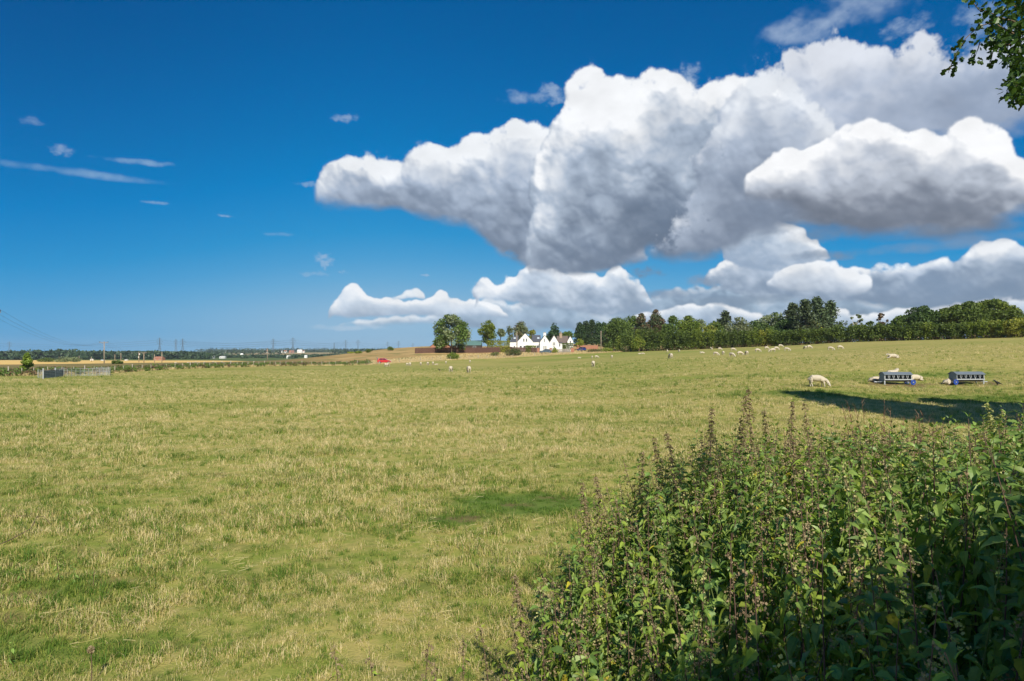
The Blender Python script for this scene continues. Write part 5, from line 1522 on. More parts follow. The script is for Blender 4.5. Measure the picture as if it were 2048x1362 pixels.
def sheep_mesh(pose, face):
    if pose == 'graze':
        J = [(-.10,0,.56,.225),(-.40,0,.57,.19),(.18,0,.56,.235),(.40,0,.55,.19),(.54,0,.44,.12),(.66,0,.27,.085),(.72,0,.17,.085),(.80,0,.05,.045),
             (-.53,0,.52,.035),(-.56,0,.40,.03),
             (-.36,.12,.40,.10),(-.43,.13,.26,.042),(-.37,.13,.13,.03),(-.37,.13,.02,.034),
             (-.34,-.12,.40,.10),(-.38,-.13,.26,.042),(-.30,-.13,.13,.03),(-.30,-.13,.02,.034),
             (.30,.11,.38,.085),(.31,.12,.22,.038),(.30,.12,.11,.028),(.31,.12,.02,.034),
             (.36,-.11,.38,.085),(.40,-.12,.22,.038),(.42,-.12,.11,.028),(.43,-.12,.02,.034),
             (.66,.13,.27,.022),(.66,-.13,.27,.022)]
        E = [(0,1),(0,2),(2,3),(3,4),(4,5),(5,6),(6,7),(1,8),(8,9),(1,10),(10,11),(11,12),(12,13),(1,14),(14,15),(15,16),(16,17),(3,18),(18,19),(19,20),(20,21),(3,22),(22,23),(23,24),(24,25),(5,26),(5,27)]
        head = (.60, .33)
    elif pose == 'stand':
        J = [(-.10,0,.56,.225),(-.40,0,.57,.19),(.18,0,.56,.235),(.40,0,.58,.18),(.52,0,.72,.12),(.60,0,.86,.08),(.66,0,.86,.08),(.78,0,.79,.045),
             (-.53,0,.52,.035),(-.56,0,.40,.03),
             (-.36,.12,.40,.10),(-.43,.13,.26,.042),(-.37,.13,.13,.03),(-.37,.13,.02,.034),
             (-.36,-.12,.40,.10),(-.43,-.13,.26,.042),(-.37,-.13,.13,.03),(-.37,-.13,.02,.034),
             (.32,.11,.38,.085),(.33,.12,.22,.038),(.32,.12,.11,.028),(.33,.12,.02,.034),
             (.32,-.11,.38,.085),(.33,-.12,.22,.038),(.32,-.12,.11,.028),(.33,-.12,.02,.034),
             (.58,.13,.90,.022),(.58,-.13,.90,.022)]
        E = [(0,1),(0,2),(2,3),(3,4),(4,5),(5,6),(6,7),(1,8),(8,9),(1,10),(10,11),(11,12),(12,13),(1,14),(14,15),(15,16),(16,17),(3,18),(18,19),(19,20),(20,21),(3,22),(22,23),(23,24),(24,25),(5,26),(5,27)]
        head = (.55, .80)
    else:   # lying with folded legs, head stretched forward and down
        J = [(-.08,0,.22,.20),(-.34,0,.20,.15),(.16,0,.24,.19),(.34,0,.27,.14),(.45,0,.33,.095),(.54,0,.40,.075),(.61,0,.37,.07),(.71,0,.28,.04),
             (-.50,0,.16,.028),(-.54,0,.08,.022),
             (-.30,.20,.14,.10),(-.10,.27,.07,.045),(-.30,.29,.05,.035),(-.36,.29,.04,.03),
             (-.30,-.20,.14,.10),(-.10,-.27,.07,.045),(-.30,-.29,.05,.035),(-.36,-.29,.04,.03),
             (.36,.15,.14,.08),(.52,.18,.06,.04),(.66,.18,.05,.032),(.72,.18,.04,.03),
             (.36,-.15,.14,.08),(.52,-.18,.06,.04),(.40,-.20,.05,.032),(.34,-.20,.04,.03),
             (.52,.12,.41,.02),(.52,-.12,.41,.02)]
        E = [(0,1),(0,2),(2,3),(3,4),(4,5),(5,6),(6,7),(1,8),(8,9),(1,10),(10,11),(11,12),(12,13),(1,14),(14,15),(15,16),(16,17),(3,18),(18,19),(19,20),(20,21),(3,22),(22,23),(23,24),(24,25),(5,26),(5,27)]
        head = (.51, .27)
    me = skin_mesh('sheep', J, E, 2)
    for m in (M_WOOL, face, M_LEG, M_HOOF): me.materials.append(m)
    n = len(me.polygons); c = np.zeros(n * 3); me.polygons.foreach_get('center', c); c = c.reshape(-1, 3)
    mi = np.zeros(n, int)
    mi[(c[:, 0] > head[0])] = 1
    leg = (np.abs(c[:, 1]) > .05) & (c[:, 2] < (.26 if pose != 'lie' else .085)) & (c[:, 0] < (head[0] if pose == 'graze' else .8))
    mi[leg] = 2; mi[leg & (c[:, 2] < .035)] = 3 if pose != 'lie' else 2
    me.polygons.foreach_set('material_index', mi.astype(np.int32))
    # woolly unevenness
    V = np.zeros(len(me.vertices) * 3); me.vertices.foreach_get('co', V); V = V.reshape(-1, 3)
    g = np.random.default_rng(len(pose))
    body = (V[:, 0] < head[0] - .02) & ((V[:, 2] > .28) | (pose == 'lie'))
    V[body] += g.normal(0, .009, (body.sum(), 3))
    me.vertices.foreach_set('co', V.ravel())
    return me
SM = {(p, k): sheep_mesh(p, f) for p in ('graze', 'stand', 'lie') for k, f in (('w', M_FACE), ('d', M_DFACE)) if not (p != 'lie' and k == 'd')}
def sheep(px, py, pose, rz, label, group=None, face='w', s=1.0, d=None, dz=0.0, name='sheep'):
    b = Ghit(px, py) if d is None else P(px, d)
    o = bpy.data.objects.new(name, SM[(pose, face)])
    COL.objects.link(o); o.location = b + Vector((0, 0, dz)); o.rotation_euler = (0, 0, R(rz)); o.scale = (s, s, s)
    return tag(o, label, 'sheep', group or 'sheep grazing across the pasture')
# angle 0 = facing right, 90 = facing away, 180 = facing left, 270 = towards the viewer
sheep(1634, 774.5, 'graze', -12, 'white sheep grazing alone left of the two feeders, nearest standing sheep', s=1.04)
sheep(1750, 764.3, 'lie', 6, 'sheep lying with its dark head against the left end of the near feeder', face='d', s=1.0)
sheep(1783, 0, 'stand', 20, 'sheep standing hidden behind the near feeder, its back above the roof', d=52.5, s=.96)
sheep(1831, 0, 'lie', -165, 'cream sheep resting at the right end of the near feeder above the blue wheel', d=52.0, s=1.12)
sheep(1899, 769.3, 'lie', 8, 'sheep lying against the blue wheel of the right feeder', face='d', s=1.0)
sheep(1787, 716.3, 'lie', 176, 'sheep lying alone on the slope far behind the near feeder', s=1.12)
_sh = [
 (1186.5, 733.5, 'graze', 80, 'sheep seen from behind in mid field, the biggest below the blue car', 1.0),
 (1341, 717.5, 'graze', 100, 'grey looking sheep seen from behind near the middle of the hedge', 1.0),
 (1463.5, 714, 'graze', -60, 'sheep grazing towards the viewer, lowest of the flock below the hedge', 1.0),
 (1480, 710.8, 'graze', 5, 'long bodied sheep grazing rightwards, nose to another sheep', 1.0),
 (1493, 710.2, 'graze', 95, 'sheep seen from behind, right beside the long bodied one', 1.0),
 (1431.5, 711.4, 'graze', -40, 'sheep grazing left of the lowest one of the flock', .95),
 (1446, 709.6, 'graze', 85, 'narrow sheep seen from behind between two grazing ones', .95),
 (1466, 701.8, 'graze', -10, 'sheep grazing near the hedge above the lowest of the flock', .95),
 (1422.8, 700.4, 'stand', 100, 'small sheep near the hedge, left one of two side by side', .9),
 (1439.5, 700.5, 'graze', 5, 'small sheep near the hedge, right one of two side by side', .9),
 (1405, 706.8, 'lie', 180, 'sheep lying flat left of the flock', .95),
 (1358, 704.2, 'graze', 90, 'tiny sheep close to the hedge right of the grey looking one', .9),
 (1334.7, 705.2, 'stand', 80, 'tiny upright sheep close to the hedge above the grey looking one', .9),
 (1279, 708.6, 'lie', 0, 'left one of two tiny sheep lying at the foot of the hedge', .85),
 (1286.5, 708.2, 'lie', 180, 'right one of two tiny sheep lying at the foot of the hedge', .85),
 (1223.5, 716.5, 'graze', 92, 'sheep seen from behind right of the blue car, halfway to the hedge', .95),
 (1193, 716.2, 'graze', 8, 'pale sheep grazing below the tall poles', .9),
 (1184, 716.8, 'graze', 90, 'small sheep left of the pale one below the tall poles', .85),
 (1158, 716.6, 'lie', 0, 'tiny sheep lying below the blue car', .8),
 (1515, 704.3, 'graze', 0, 'sheep grazing rightwards alone right of the flock', 1.0),
 (1533, 699.2, 'graze', 15, 'sheep at the upper left of the cluster of five', .95),
 (1545, 704.6, 'graze', 178, 'long sheep at the bottom of the cluster of five', 1.05),
 (1552.5, 700.4, 'graze', 10, 'sheep in the middle of the cluster of five', 1.0),
 (1561, 694.8, 'graze', -8, 'topmost sheep of the cluster of five close to the hedge', 1.0),
 (1573.5, 702.3, 'graze', -30, 'sheep at the right end of the cluster of five', 1.0),
 (1610, 698.4, 'graze', 100, 'darker small sheep, left one of the pair under the tall pines', .9),
 (1618.5, 697.4, 'graze', 10, 'white sheep, right one of the pair under the tall pines', 1.0),
 (1661, 701, 'graze', -35, 'sheep grazing with lowered head, lower one of the rightmost pair', 1.0),
 (1680, 698.4, 'graze', 0, 'sheep grazing, upper one of the rightmost pair', 1.0),
 (937.5, 745.5, 'graze', 105, 'largest sheep seen from behind left of centre, right one of the two near ones', 1.05),
 (902, 743.8, 'graze', 82, 'sheep seen from behind left of centre, left one of the two near ones', 1.0),
 (940, 725.4, 'graze', 90, 'small white sheep at the field edge under the round bush', .9),
 (892, 727.3, 'graze', 92, 'small sheep at the field edge left of the round bush foot', .85),
 (866, 729.8, 'graze', 96, 'dark legged sheep standing right before a pale fence post', 1.0),
 (872, 729.9, 'lie', 0, 'white lamb lying beside the sheep at the fence post', .7),
 (855.8, 730.6, 'graze', 84, 'sheep seen from behind, fourth from the red car', 1.0),
 (841.5, 731, 'graze', 100, 'sheep seen from behind, third from the red car', 1.0),
 (820.3, 732.2, 'graze', 88, 'narrow white sheep before a fence post, second from the red car', 1.0),
 (814.8, 731.4, 'graze', 60, 'small sheep touching the narrow white one', .8),
 (770.5, 733.8, 'graze', 110, 'left one of two sheep side by side below the red car', .95),
 (775.6, 733.6, 'graze', 70, 'right one of two sheep side by side below the red car', .95),
]
for px, py, pose, rz, lb, s in _sh: sheep(px, py, pose, rz, lb, s=s)
for i, px in enumerate((351, 376, 386, 392, 398, 409, 426, 431, 444, 462, 508)):
    sheep(px, 0, 'lie', (i * 67) % 360, 'one of the tiny pale sheep strung out beyond the wire fence', 'tiny pale sheep beyond the wire fence', s=.75, d=225 + (i * 13) % 40)

# ------------------------------------------------------------------ crows
M_CROW = simple('crow_feathers', (.012, .012, .016), .45, .2, 20, .5)
M_BEAK = simple('crow_beak', (.02, .02, .02), .35, .1, 20)
def crow(px, py, rz, label, s=1.0):
    J = [(0,0,.20,.075),(-.12,0,.16,.055),(-.22,0,.12,.025),(-.34,0,.07,.022),(.09,0,.24,.06),(.14,0,.30,.042),(.18,0,.335,.042),(.225,0,.335,.022),(.275,0,.325,.006),
         (-.02,.035,.10,.02),(0,.035,.02,.008),(.05,.04,.006,.007),(-.02,-.035,.10,.02),(0,-.035,.02,.008),(.05,-.04,.006,.007)]
    E = [(0,1),(1,2),(2,3),(0,4),(4,5),(5,6),(6,7),(7,8),(0,9),(9,10),(10,11),(0,12),(12,13),(13,14)]
    me = skin_mesh('crow', J, E, 2); me.materials.append(M_CROW)
    o = bpy.data.objects.new('crow', me); COL.objects.link(o)
    o.location = Ghit(px, py); o.rotation_euler = (0, 0, R(rz)); o.scale = (s, s, s)
    tag(o, label, 'crow', 'crows on the pasture')
    for f in (-1, 1):
        V = [(.08, f*.055, .26), (.02, f*.08, .24), (-.16, f*.07, .16), (-.30, f*.03, .09), (-.18, f*.055, .12), (0, f*.075, .14)]
        V2 = [(x, y + f * .012, z) for x, y, z in V]
        mb = MB(); mb.add(V + V2, [(0,1,2,3,4,5), (11,10,9,8,7,6)] + [(i, (i+1) % 6, (i+1) % 6 + 6, i + 6) for i in range(6)])
        mb.build('wing', M_CROW, o)
crow(1994, 771.5, 178, 'black crow on the grass right of the right feeder', 1.15)
crow(878.6, 742.2, 150, 'small black crow alone in the pasture left of centre', 1.0)

# ------------------------------------------------------------------ hooded sheep feeders
M_GALV = simple('galvanised_steel', (.50, .52, .54), .45, .15, 5, .5, .35)
M_ROOFST = simple('feeder_roof_steel', (.20, .235, .265), .45, .2, 3, .5, .3)
M_DARKST = simple('feeder_inner_steel', (.10, .11, .12), .6, .3, 4, .4, .2)
M_BLUEP = simple('blue_wheel_paint', (.012, .06, .34), .4, .15, 5, .5)
def feeder(loc, rz, L, label, wheel_side):
    t = empty('sheep_feeder', loc, rz, label, 'feeder', 'hooded feeders on the pasture')
    h = L / 2; D = .42; s = wheel_side
    # roof: two slopes with a turned-down lip
    mb = MB()
    mb.prism([(-D-.05,.70),(-D-.05,.735),(-.14,.90),(.14,.90),(D+.05,.735),(D+.05,.70),(.14,.868),(-.14,.868)], -h-.03, h+.03, axis='x')
    mb.build('roof', M_ROOFST, t)
    for x in (-1, 1):
        mb = MB(); mb.prism([(-D+.05,.72),(-.14,.865),(.14,.865),(D-.05,.72),(D-.04,.34),(.20,.22),(-.20,.22),(-D+.04,.34)], min(x*(h-.03), x*(h-.005)), max(x*(h-.03), x*(h-.005)), axis='x')
        mb.build('end_panel', M_ROOFST, t)
    mb = MB(); mb.prism([(-D,.36),(-.20,.20),(.20,.20),(D,.36),(D-.03,.36),(.18,.225),(-.18,.225),(-D+.03,.36)], -h+.03, h-.03, axis='x'); mb.build('trough', M_DARKST, t)
    for y in (-1, 1):
        mb = MB(); mb.box(-h, h, min(y*(D-.01), y*(D+.03)), max(y*(D-.01), y*(D+.03)), .33, .40); mb.build('trough_rim', M_GALV, t)
        n = 6; w = L / n
        for i in range(n + 1):
            x = -h + w * i; mb = MB()
            yy = y * (D - .005)
            if 0 < i < n:
                mb.tube([(x, yy, .40), (x, yy, .44), (x - w * .16, yy, .53), (x - w * .16, yy * .93, .70)], .017, 5)
                mb.tube([(x, yy, .44), (x + w * .16, yy, .53), (x + w * .16, yy * .93, .70)], .017, 5)
            else:
                xx = x + (.05 if i == 0 else -.05)
                mb.tube([(xx, yy, .40), (xx, yy * .93, .70)], .02, 5)
            mb.build('head_rail', M_GALV, t)
        # hay panel behind the openings
    mb = MB(); mb.box(-h+.05, h-.05, -.05, .05, .24, .86); mb.build('hay_rack', M_DARKST, t)
    for y in (-1, 1):
        mb = MB(); x = -s * (h - .04)
        mb.box(x - .035, x + .035, y * .36 - .03, y * .36 + .03, .03, .72); mb.box(x - .07, x + .07, y * .36 - .05, y * .36 + .05, 0, .03); mb.build('leg', M_GALV, t)
        x = s * (h + .06); r = .165
        mb = MB()
        for k in range(24):
            pass
        pts = [(x + r * math.cos(a), y * .44, r + r * math.sin(a)) for a in np.linspace(0, 2 * math.pi, 21)]
        mb.tube(pts, .032, 6, cap=False); wl = mb.build('wheel', M_BLUEP, t, smooth=True)
        mb = MB(); mb.tube([(x, y * .44 - .012, r), (x, y * .44 + .012, r)], r * .86, 20); mb.build('wheel_disc', M_BLUEP, wl)
        mb = MB(); mb.tube([(x, y * .44 - .05, r), (x, y * .44 + .05, r)], .035, 10); mb.build('hub', M_GALV, wl)
        for k in range(5):
            a = k * 2 * math.pi / 5 + .3
            mb = MB(); mb.tube([(x, y * .44 - .02, r), (x + r * .82 * math.cos(a), y * .44 - .02, r + r * .82 * math.sin(a))], .012, 5); mb.build('spoke', M_DARKST, wl)
    mb = MB(); x = s * (h + .06); mb.tube([(x, -.44, .165), (x, .44, .165)], .02, 8); mb.box(min(s*(h-.25), x), max(s*(h-.25), x), -.3, -.26, .15, .2); mb.box(min(s*(h-.25), x), max(s*(h-.25), x), .26, .3, .15, .2); mb.build('axle', M_GALV, t)
    mb = MB(); x = -s * h; mb.tube([(x, -.2, .2), (x - s * .38, 0, .17), (x, .2, .2)], .022, 6); mb.tube([(x - s * .36, 0, .17), (x - s * .52, 0, .17)], .03, 6); mb.build('drawbar', M_GALV, t)
    return t
_p = Ghit(1796, 770.3); feeder(_p + Vector((0, .35, .02)), R(-3), 1.95, 'grey steel sheep feeder with its blue wheel at the right end', 1)
_p = Ghit(1939, 769.3); feeder(_p + Vector((0, .35, .02)), R(4), 2.12, 'grey steel sheep feeder with its blue wheel at the left end', -1)

# ------------------------------------------------------------------ wire fence along the far edge of the pasture
M_WIRE = simple('fence_wire', (.20, .20, .20), .6, .1, 3, .4, .5)
def wire_fence():
    g = np.random.default_rng(61)
    f = empty('wire_fence', P(0, edge_d(0)), 0, 'post and wire fence running along the left and far edge of the pasture', 'fence')
    o = f.location.copy()
    pxs = [-60, -22, 17, 43, 67, 95, 124, 148, 170, 189, 204, 217, 229.5, 247, 265, 284, 302, 333, 350, 365, 381, 394.5, 407, 419.5, 434, 448, 461, 474.6, 485, 496, 507, 518.5, 529, 540, 551, 560, 572, 584.6, 604, 623.6, 643.5, 659, 671.5, 694, 715, 738, 758, 780, 799, 820.5, 841, 864.5, 882, 901, 920, 938, 956.6, 974, 991, 1007.6, 1026, 1047, 1069, 1092, 1115, 1139]
    tops = []
    for i, px in enumerate(pxs):
        d = edge_d(px) + .2
        p = P(px, d) - o
        big = i % 6 == 2
        h = 1.22 if big else 1.05 + g.normal(0, .04); r = .085 if big else .055
        lx, ly = g.normal(0, .03), g.normal(0, .03)
        mb = MB(); mb.tube([(p.x, p.y, p.z - .3), (p.x + lx, p.y + ly, p.z + h)], [r, r * .92], 7); mb.build('post', M_POSTW, f)
        tops.append((p, lx, ly, h))
    for hz in (.2, .4, .62, .82, 1.0):
        mb = MB()
        for (a, lx, ly, h), (b, mx, my, k) in zip(tops[:-1], tops[1:]):
            mb.tube([(a.x, a.y - .05, a.z + hz), (b.x, b.y - .05, b.z + hz)], .007, 3, cap=False)
        mb.build('wire', M_WIRE, f)
wire_fence()

# ------------------------------------------------------------------ sheep pen of galvanised hurdles
def hurdle(a, b, label, h=.98, solid=False, n=6):
    t = empty('sheep_hurdle', a, 0, label, 'hurdle', 'galvanised hurdles of the sheep pen')
    v = b - a; r = .024
    mb = MB(); mb.tube([(0, 0, .02), (0, 0, h + .06)], r * 1.4, 6); mb.tube([(v.x, v.y, v.z + .02), (v.x, v.y, v.z + h + .06)], r * 1.4, 6); mb.build('frame_post', M_GALV, t)
    for k in range(n):
        z = .08 + (h - .08) * (k / (n - 1)) ** 1.15
        mb = MB(); mb.tube([(0, 0, z), (v.x, v.y, v.z + z)], r * .8, 5); mb.build('rail', M_GALV, t)
    mb = MB(); mb.tube([(v.x / 2, v.y / 2, v.z / 2 + .05), (v.x / 2, v.y / 2, v.z / 2 + h)], r * .8, 5); mb.build('brace', M_GALV, t)
    if solid:
        mb = MB(); nx = Vector((v.y, -v.x, 0)).normalized() * -.02
        V = [nx + Vector((0, 0, .1)), nx + Vector((v.x, v.y, v.z + .1)), nx + Vector((v.x, v.y, v.z + h - .04)), nx + Vector((0, 0, h - .04))]
        V += [p + nx * .5 for p in V]
        mb.add(V, [(0,1,2,3),(7,6,5,4),(0,4,5,1),(1,5,6,2),(2,6,7,3),(3,7,4,0)]); mb.build('sheet_panel', M_SHEET, t)
    return t
M_SHEET = simple('blue_grey_sheet', (.075, .11, .14), .5, .15, 4, .4, .2)
def GP(px, py): return Ghit(px, py)
_pen = [((76.3,756.5),(88,757.5),'first hurdle from the left, open bars'), ((88,757.5),(112,755.5),'dark sheeted hurdle between the two tall bright posts'), ((112,755.5),(126,753.5),'dark sheeted hurdle set at an angle in the middle of the pen'),
        ((126,753.5),(143.5,753),'open hurdle just right of the dark sheeted ones'), ((143.5,753),(160.6,752.3),'open hurdle, second right of the dark sheeted ones'), ((160.6,752.3),(177,752),'open hurdle, third right of the dark sheeted ones'),
        ((177,752),(192.7,751.8),'open hurdle, fourth right of the dark sheeted ones'), ((192.7,751.8),(206,751.5),'open hurdle, second from the right end of the pen'), ((206,751.5),(220.5,751.3),'open hurdle at the right end of the pen')]
for i, (a, b, lb) in enumerate(_pen):
    hurdle(GP(*a), GP(*b), lb + (' of the sheep pen' if 'pen' not in lb else ''), solid=('sheeted' in lb and 'just' not in lb and 'right of' not in lb))
_b = [GP(112, 751.0), GP(128, 750.2), GP(192.7, 749.0), GP(220.5, 749.0)]
hurdle(_b[0], _b[1], 'yellowish back hurdle seen above the dark sheeted ones in the pen'); hurdle(GP(220.5, 751.3), _b[3], 'short hurdle closing the right end of the sheep pen'); hurdle(_b[2], _b[3], 'back hurdle at the far right corner of the sheep pen')
for px, py, lb in ((88, 757.5, 'tall bright steel gate post at the left of the dark sheeted hurdles'), (112, 755.6, 'tall bright steel gate post between the two dark sheeted hurdles')):
    b = GP(px, py); mb = MB(); mb.tube([(0, 0, -.1), (0, 0, 1.2)], .07, 8); mb.tube([(0, 0, 1.2), (0, 0, 1.24)], .085, 8)
    o = mb.build('gate_post', M_GALV); o.location = b + Vector((0, -.12, 0)); tag(o, lb, 'post')

# ------------------------------------------------------------------ poles and their wires
M_POLE = simple('pole_timber', (.34, .27, .20), .9, .2, 2, .1)
M_INS = simple('insulator', (.03, .03, .035), .4, .1, 5)
def pole(px, d, top, label, arm=0.0, ins=3, box=False, r=.16, base_z=None, arm_drop=.35):
    b = P(px, d)
    H = EYE + (HOR - top) / FPX * d - b.z
    t = empty('utility_pole', b, 0, label, 'pole')
    mb = MB(); mb.tube([(0, 0, -.5), (0, 0, H * .5), (0, 0, H)], [r * 1.15, r, r * .8], 10); mb.build('shaft', M_POLE, t, smooth=True)
    pts = []
    if arm:
        mb = MB(); mb.box(-arm / 2, arm / 2, -r - .12, -r + .03, H - arm_drop - .07, H - arm_drop + .07)
        mb.tube([(-arm * .3, -r, H - arm_drop), (0, -r, H - arm_drop - arm * .25), (arm * .3, -r, H - arm_drop)], .03, 5); mb.build('crossarm', M_POLE, t)
        for k in range(ins):
            x = -arm / 2 + .08 + (arm - .16) * k / max(1, ins - 1)
            mb = MB(); z = H - arm_drop + .07
            mb.tube([(x, -r - .04, z), (x, -r - .04, z + .12), (x, -r - .04, z + .2), (x, -r - .04, z + .34)], [.03, .12, .08, .05], 8); mb.build('insulator', M_INS, t)
            pts.append(b + Vector((x, -r - .04, z + .34)))
    if box:
        mb = MB(); mb.tube([(.38, 0, H * .72), (.38, 0, H * .85)], .3, 10); mb.box(0, .38, -.05, .05, H * .76, H * .8); mb.build('transformer', M_FRAME, t)
        mb = MB(); mb.box(-.25, .1, -.22, -.17, H * .45, H * .56); mb.build('notice_plate', M_WHITE, t)
    return t, pts
def wires(pa, pb, label, sag=1.0, r=.02, cat='wire', n=14):
    t = empty('overhead_wire', pa[0], 0, label, cat)
    o = pa[0]
    for a, b in zip(pa, pb):
        mb = MB(); pts = []
        for k in range(n + 1):
            q = k / n; p = a.lerp(b, q) - o; p.z -= sag * 4 * q * (1 - q); pts.append(p)
        mb.tube(pts, r, 4, cap=False); mb.build('strand', M_INS, t)
_, w0 = pole(-16, 102, 620, 'tall pole at the left edge of the view carrying the slanting wires', arm=2.9, ins=3)
_, w1 = pole(208.5, 255, 683, 'tallest pale pole with a crossarm, standing right of the sheep pen', arm=3.3, ins=2)
w1 = [w1[0], (w1[0] + w1[1]) / 2, w1[1]]
wires(w0, w1, 'three slanting wires against the sky at the left edge, reaching the tallest pole', sag=3.2, r=.014)
_, w2 = pole(288, 330, 704, 'T shaped pole with a broad crossarm', arm=3.2, ins=3, r=.2)
_, _x = pole(278, 400, 703.5, 'pole with a pale transformer beside the broad T shaped pole', box=True, r=.2)
_, _x = pole(242, 390, 706.5, 'leaning thin pole with a short crossarm left of the transformer pole', arm=1.0, ins=2)
_, _x = pole(230, 420, 709, 'short pole left of the thin one with a short crossarm', arm=.8, ins=2)
_, w3 = pole(324, 380, 703.5, 'pole behind the orange red building, right of the T shaped pole', arm=.9, ins=3, r=.2)
_, _x = pole(309, 420, 709, 'short pole between the broad T shaped pole and the orange red roof', r=.2)
_, _x = pole(158.5, 480, 712, 'small distant pole above the golden field, left of two', r=.18)
_, _x = pole(183, 480, 713.5, 'small distant pole above the golden field, right of two', r=.18)
wires(w1, w2, 'wires from the tallest pole to the broad T shaped pole', sag=2.0, r=.016)
wires(w2, w3, 'wires from the broad T shaped pole to the pole behind the orange red building', sag=.5, r=.016)
_, _x = pole(535, 300, 696, 'single plain pole below the skyline houses', r=.15, arm=.5, ins=2)
_, _x = pole(1033.7, 241, 663, 'pale pole before the left wing of the white cottage', r=.13)
_, _x = pole(1202, 243, 662, 'pale pole at the right of the brown bank, lower of two', r=.13, arm=.6, ins=2)
_, _x = pole(1213.5, 262, 649, 'pale pole against the belt of trees, upper of two', r=.14, arm=.7, ins=2)

# ------------------------------------------------------------------ lattice pylons on the skyline
M_PYL = simple('pylon_steel', (.13, .15, .17), .6, .15, .2, .3, .3)
def make_pylon():
    t = empty('pylon', (0, 0, 0), 0)
    H = 45.0; r = .24
    def half(z): return 4.0 - 3.1 * min(1, z / 27.0) if z < 27 else .9 - .55 * (z - 27) / 18.0
    zs = [-6, 0, 6.5, 12.5, 18, 22.8, 27, 30.5, 34, 37.5, 41, H]
    mb = MB()
    for sx, sy in ((1,1),(1,-1),(-1,1),(-1,-1)):
        mb.tube([(sx * half(z), sy * half(z), z) for z in zs], r, 4)
    for a, b in zip(zs[:-1], zs[1:]):
        ha, hb = half(a), half(b)
        for f in (-1, 1):
            mb.tube([(-ha, f * ha, a), (hb, f * hb, b)], r * .6, 3); mb.tube([(ha, f * ha, a), (-hb, f * hb, b)], r * .6, 3)
            mb.tube([(f * ha, -ha, a), (f * hb, hb, b)], r * .6, 3); mb.tube([(f * ha, ha, a), (f * hb, -hb, b)], r * .6, 3)
    mb.build('lattice_body', M_PYL, t)
    arms = []
    for z, w in ((28.5, 6.5), (34.5, 8.5), (40.5, 5.8)):
        mb = MB()
        for f in (-1, 1):
            h = half(z)
            for y in (-h, h):
                mb.tube([(f * h, y, z), (f * w, 0, z + .6)], r * .8, 4); mb.tube([(f * h, y, z + 2.2), (f * w, 0, z + .6)], r * .7, 4)
            mb.tube([(f * w, 0, z + .6), (f * w, 0, z - 2.2)], .22, 5)
            arms.append((f * w, z - 2.2))
        mb.build('crossarm', M_PYL, t)
    return t, arms
_py, _arms = make_pylon()
_pyl = {}
for i, (px, top, rz, lb) in enumerate(((19, 683, 40, 'pylon alone above the wood at the far left'), (319.5, 675.3, 5, 'left one of the three pylons above the T shaped poles'),
        (352, 678, 75, 'thin looking middle one of the three pylons above the T shaped poles'), (365.5, 677, 5, 'right one of the three pylons above the T shaped poles'),
        (546.5, 677, 8, 'pylon on the skyline left of the bright houses'), (586, 675, 8, 'pylon on the skyline rising above the bright houses'),
        (668.5, 685, 80, 'low narrow pylon seen edge on above the yellow strip'), (691.5, 679.5, 10, 'pale pylon, left one of two above the hill foot'), (716, 679.5, 10, 'pale pylon, right one of two above the hill foot'),
        (775.5, 683, 10, 'faint pylon just behind the round hillside bush'), (797, 682, 12, 'faint pylon, first right of the round hillside bush'), (826, 686, 12, 'faintest pylon over the brown hill crest'))):
    d = 2150.0 if px < 300 else 2000.0
    for _k in range(6):
        zt = gz((px - 1024) / FPX * d, d) + 45
        d = max(900.0, (zt - EYE) * FPX / (HOR - top))
    o = _py if i == 0 else copy_tree(_py)
    o.location = P(px, d); o.rotation_euler = (0, 0, R(rz)); tag(o, lb, 'pylon', 'lattice pylons on the skyline')
    _pyl[px] = (o.location.copy(), R(rz))
def _ends(px):
    p, rz = _pyl[px]
    return [p + Vector((x * math.cos(rz), x * math.sin(rz), z)) for x, z in _arms]
for a, b, lb in ((19, 319.5, 'power lines from the far left pylon to the left one of three'), (319.5, 546.5, 'power lines from the left of three pylons to the pylon beside the bright houses'), (365.5, 586, 'power lines from the right one of three pylons to the pylon above the bright houses'),
                 (546.5, 691.5, 'power lines from the pylon left of the bright houses to the left pale pylon'), (586, 716, 'power lines between the pylon over the bright houses and the right pale pylon'), (716, 797, 'power lines from the right pale pylon to the faint pylon')):
    wires(_ends(a), _ends(b), lb, sag=9, r=.08, cat='power line')
_p0 = P(-330, 2500); _e = [_p0 + Vector((x, 0, z)) for x, z in _arms]
wires(_e, _ends(19), 'power lines leaving the far left pylon out of the left side of the view', sag=9, r=.08, cat='power line')

# ------------------------------------------------------------------ nettles
M_NSTEM = simple('nettle_stem', (.14, .085, .065), .7, .3, 12, .2)
M_NSTEMG = simple('nettle_stem_green', (.13, .17, .05), .7, .3, 12, .2)
M_NLEAF = leafmat('nettle_leaf', (.15, .235, .032), (.42, .52, .08), .40, .5, spec=.4)
M_NLEAFD = leafmat('nettle_leaf_dark', (.11, .20, .045), (.30, .42, .09), .38, .45, spec=.45)
M_NYEL = leafmat('nettle_leaf_yellowed', (.42, .36, .03), (.60, .50, .06), .4, .6)
M_SEEDB = leafmat('nettle_seed_brown', (.24, .175, .10), (.46, .36, .21), .3, .9)
M_SEEDY = leafmat('nettle_flower_pale', (.38, .38, .14), (.62, .58, .26), .3, .9)

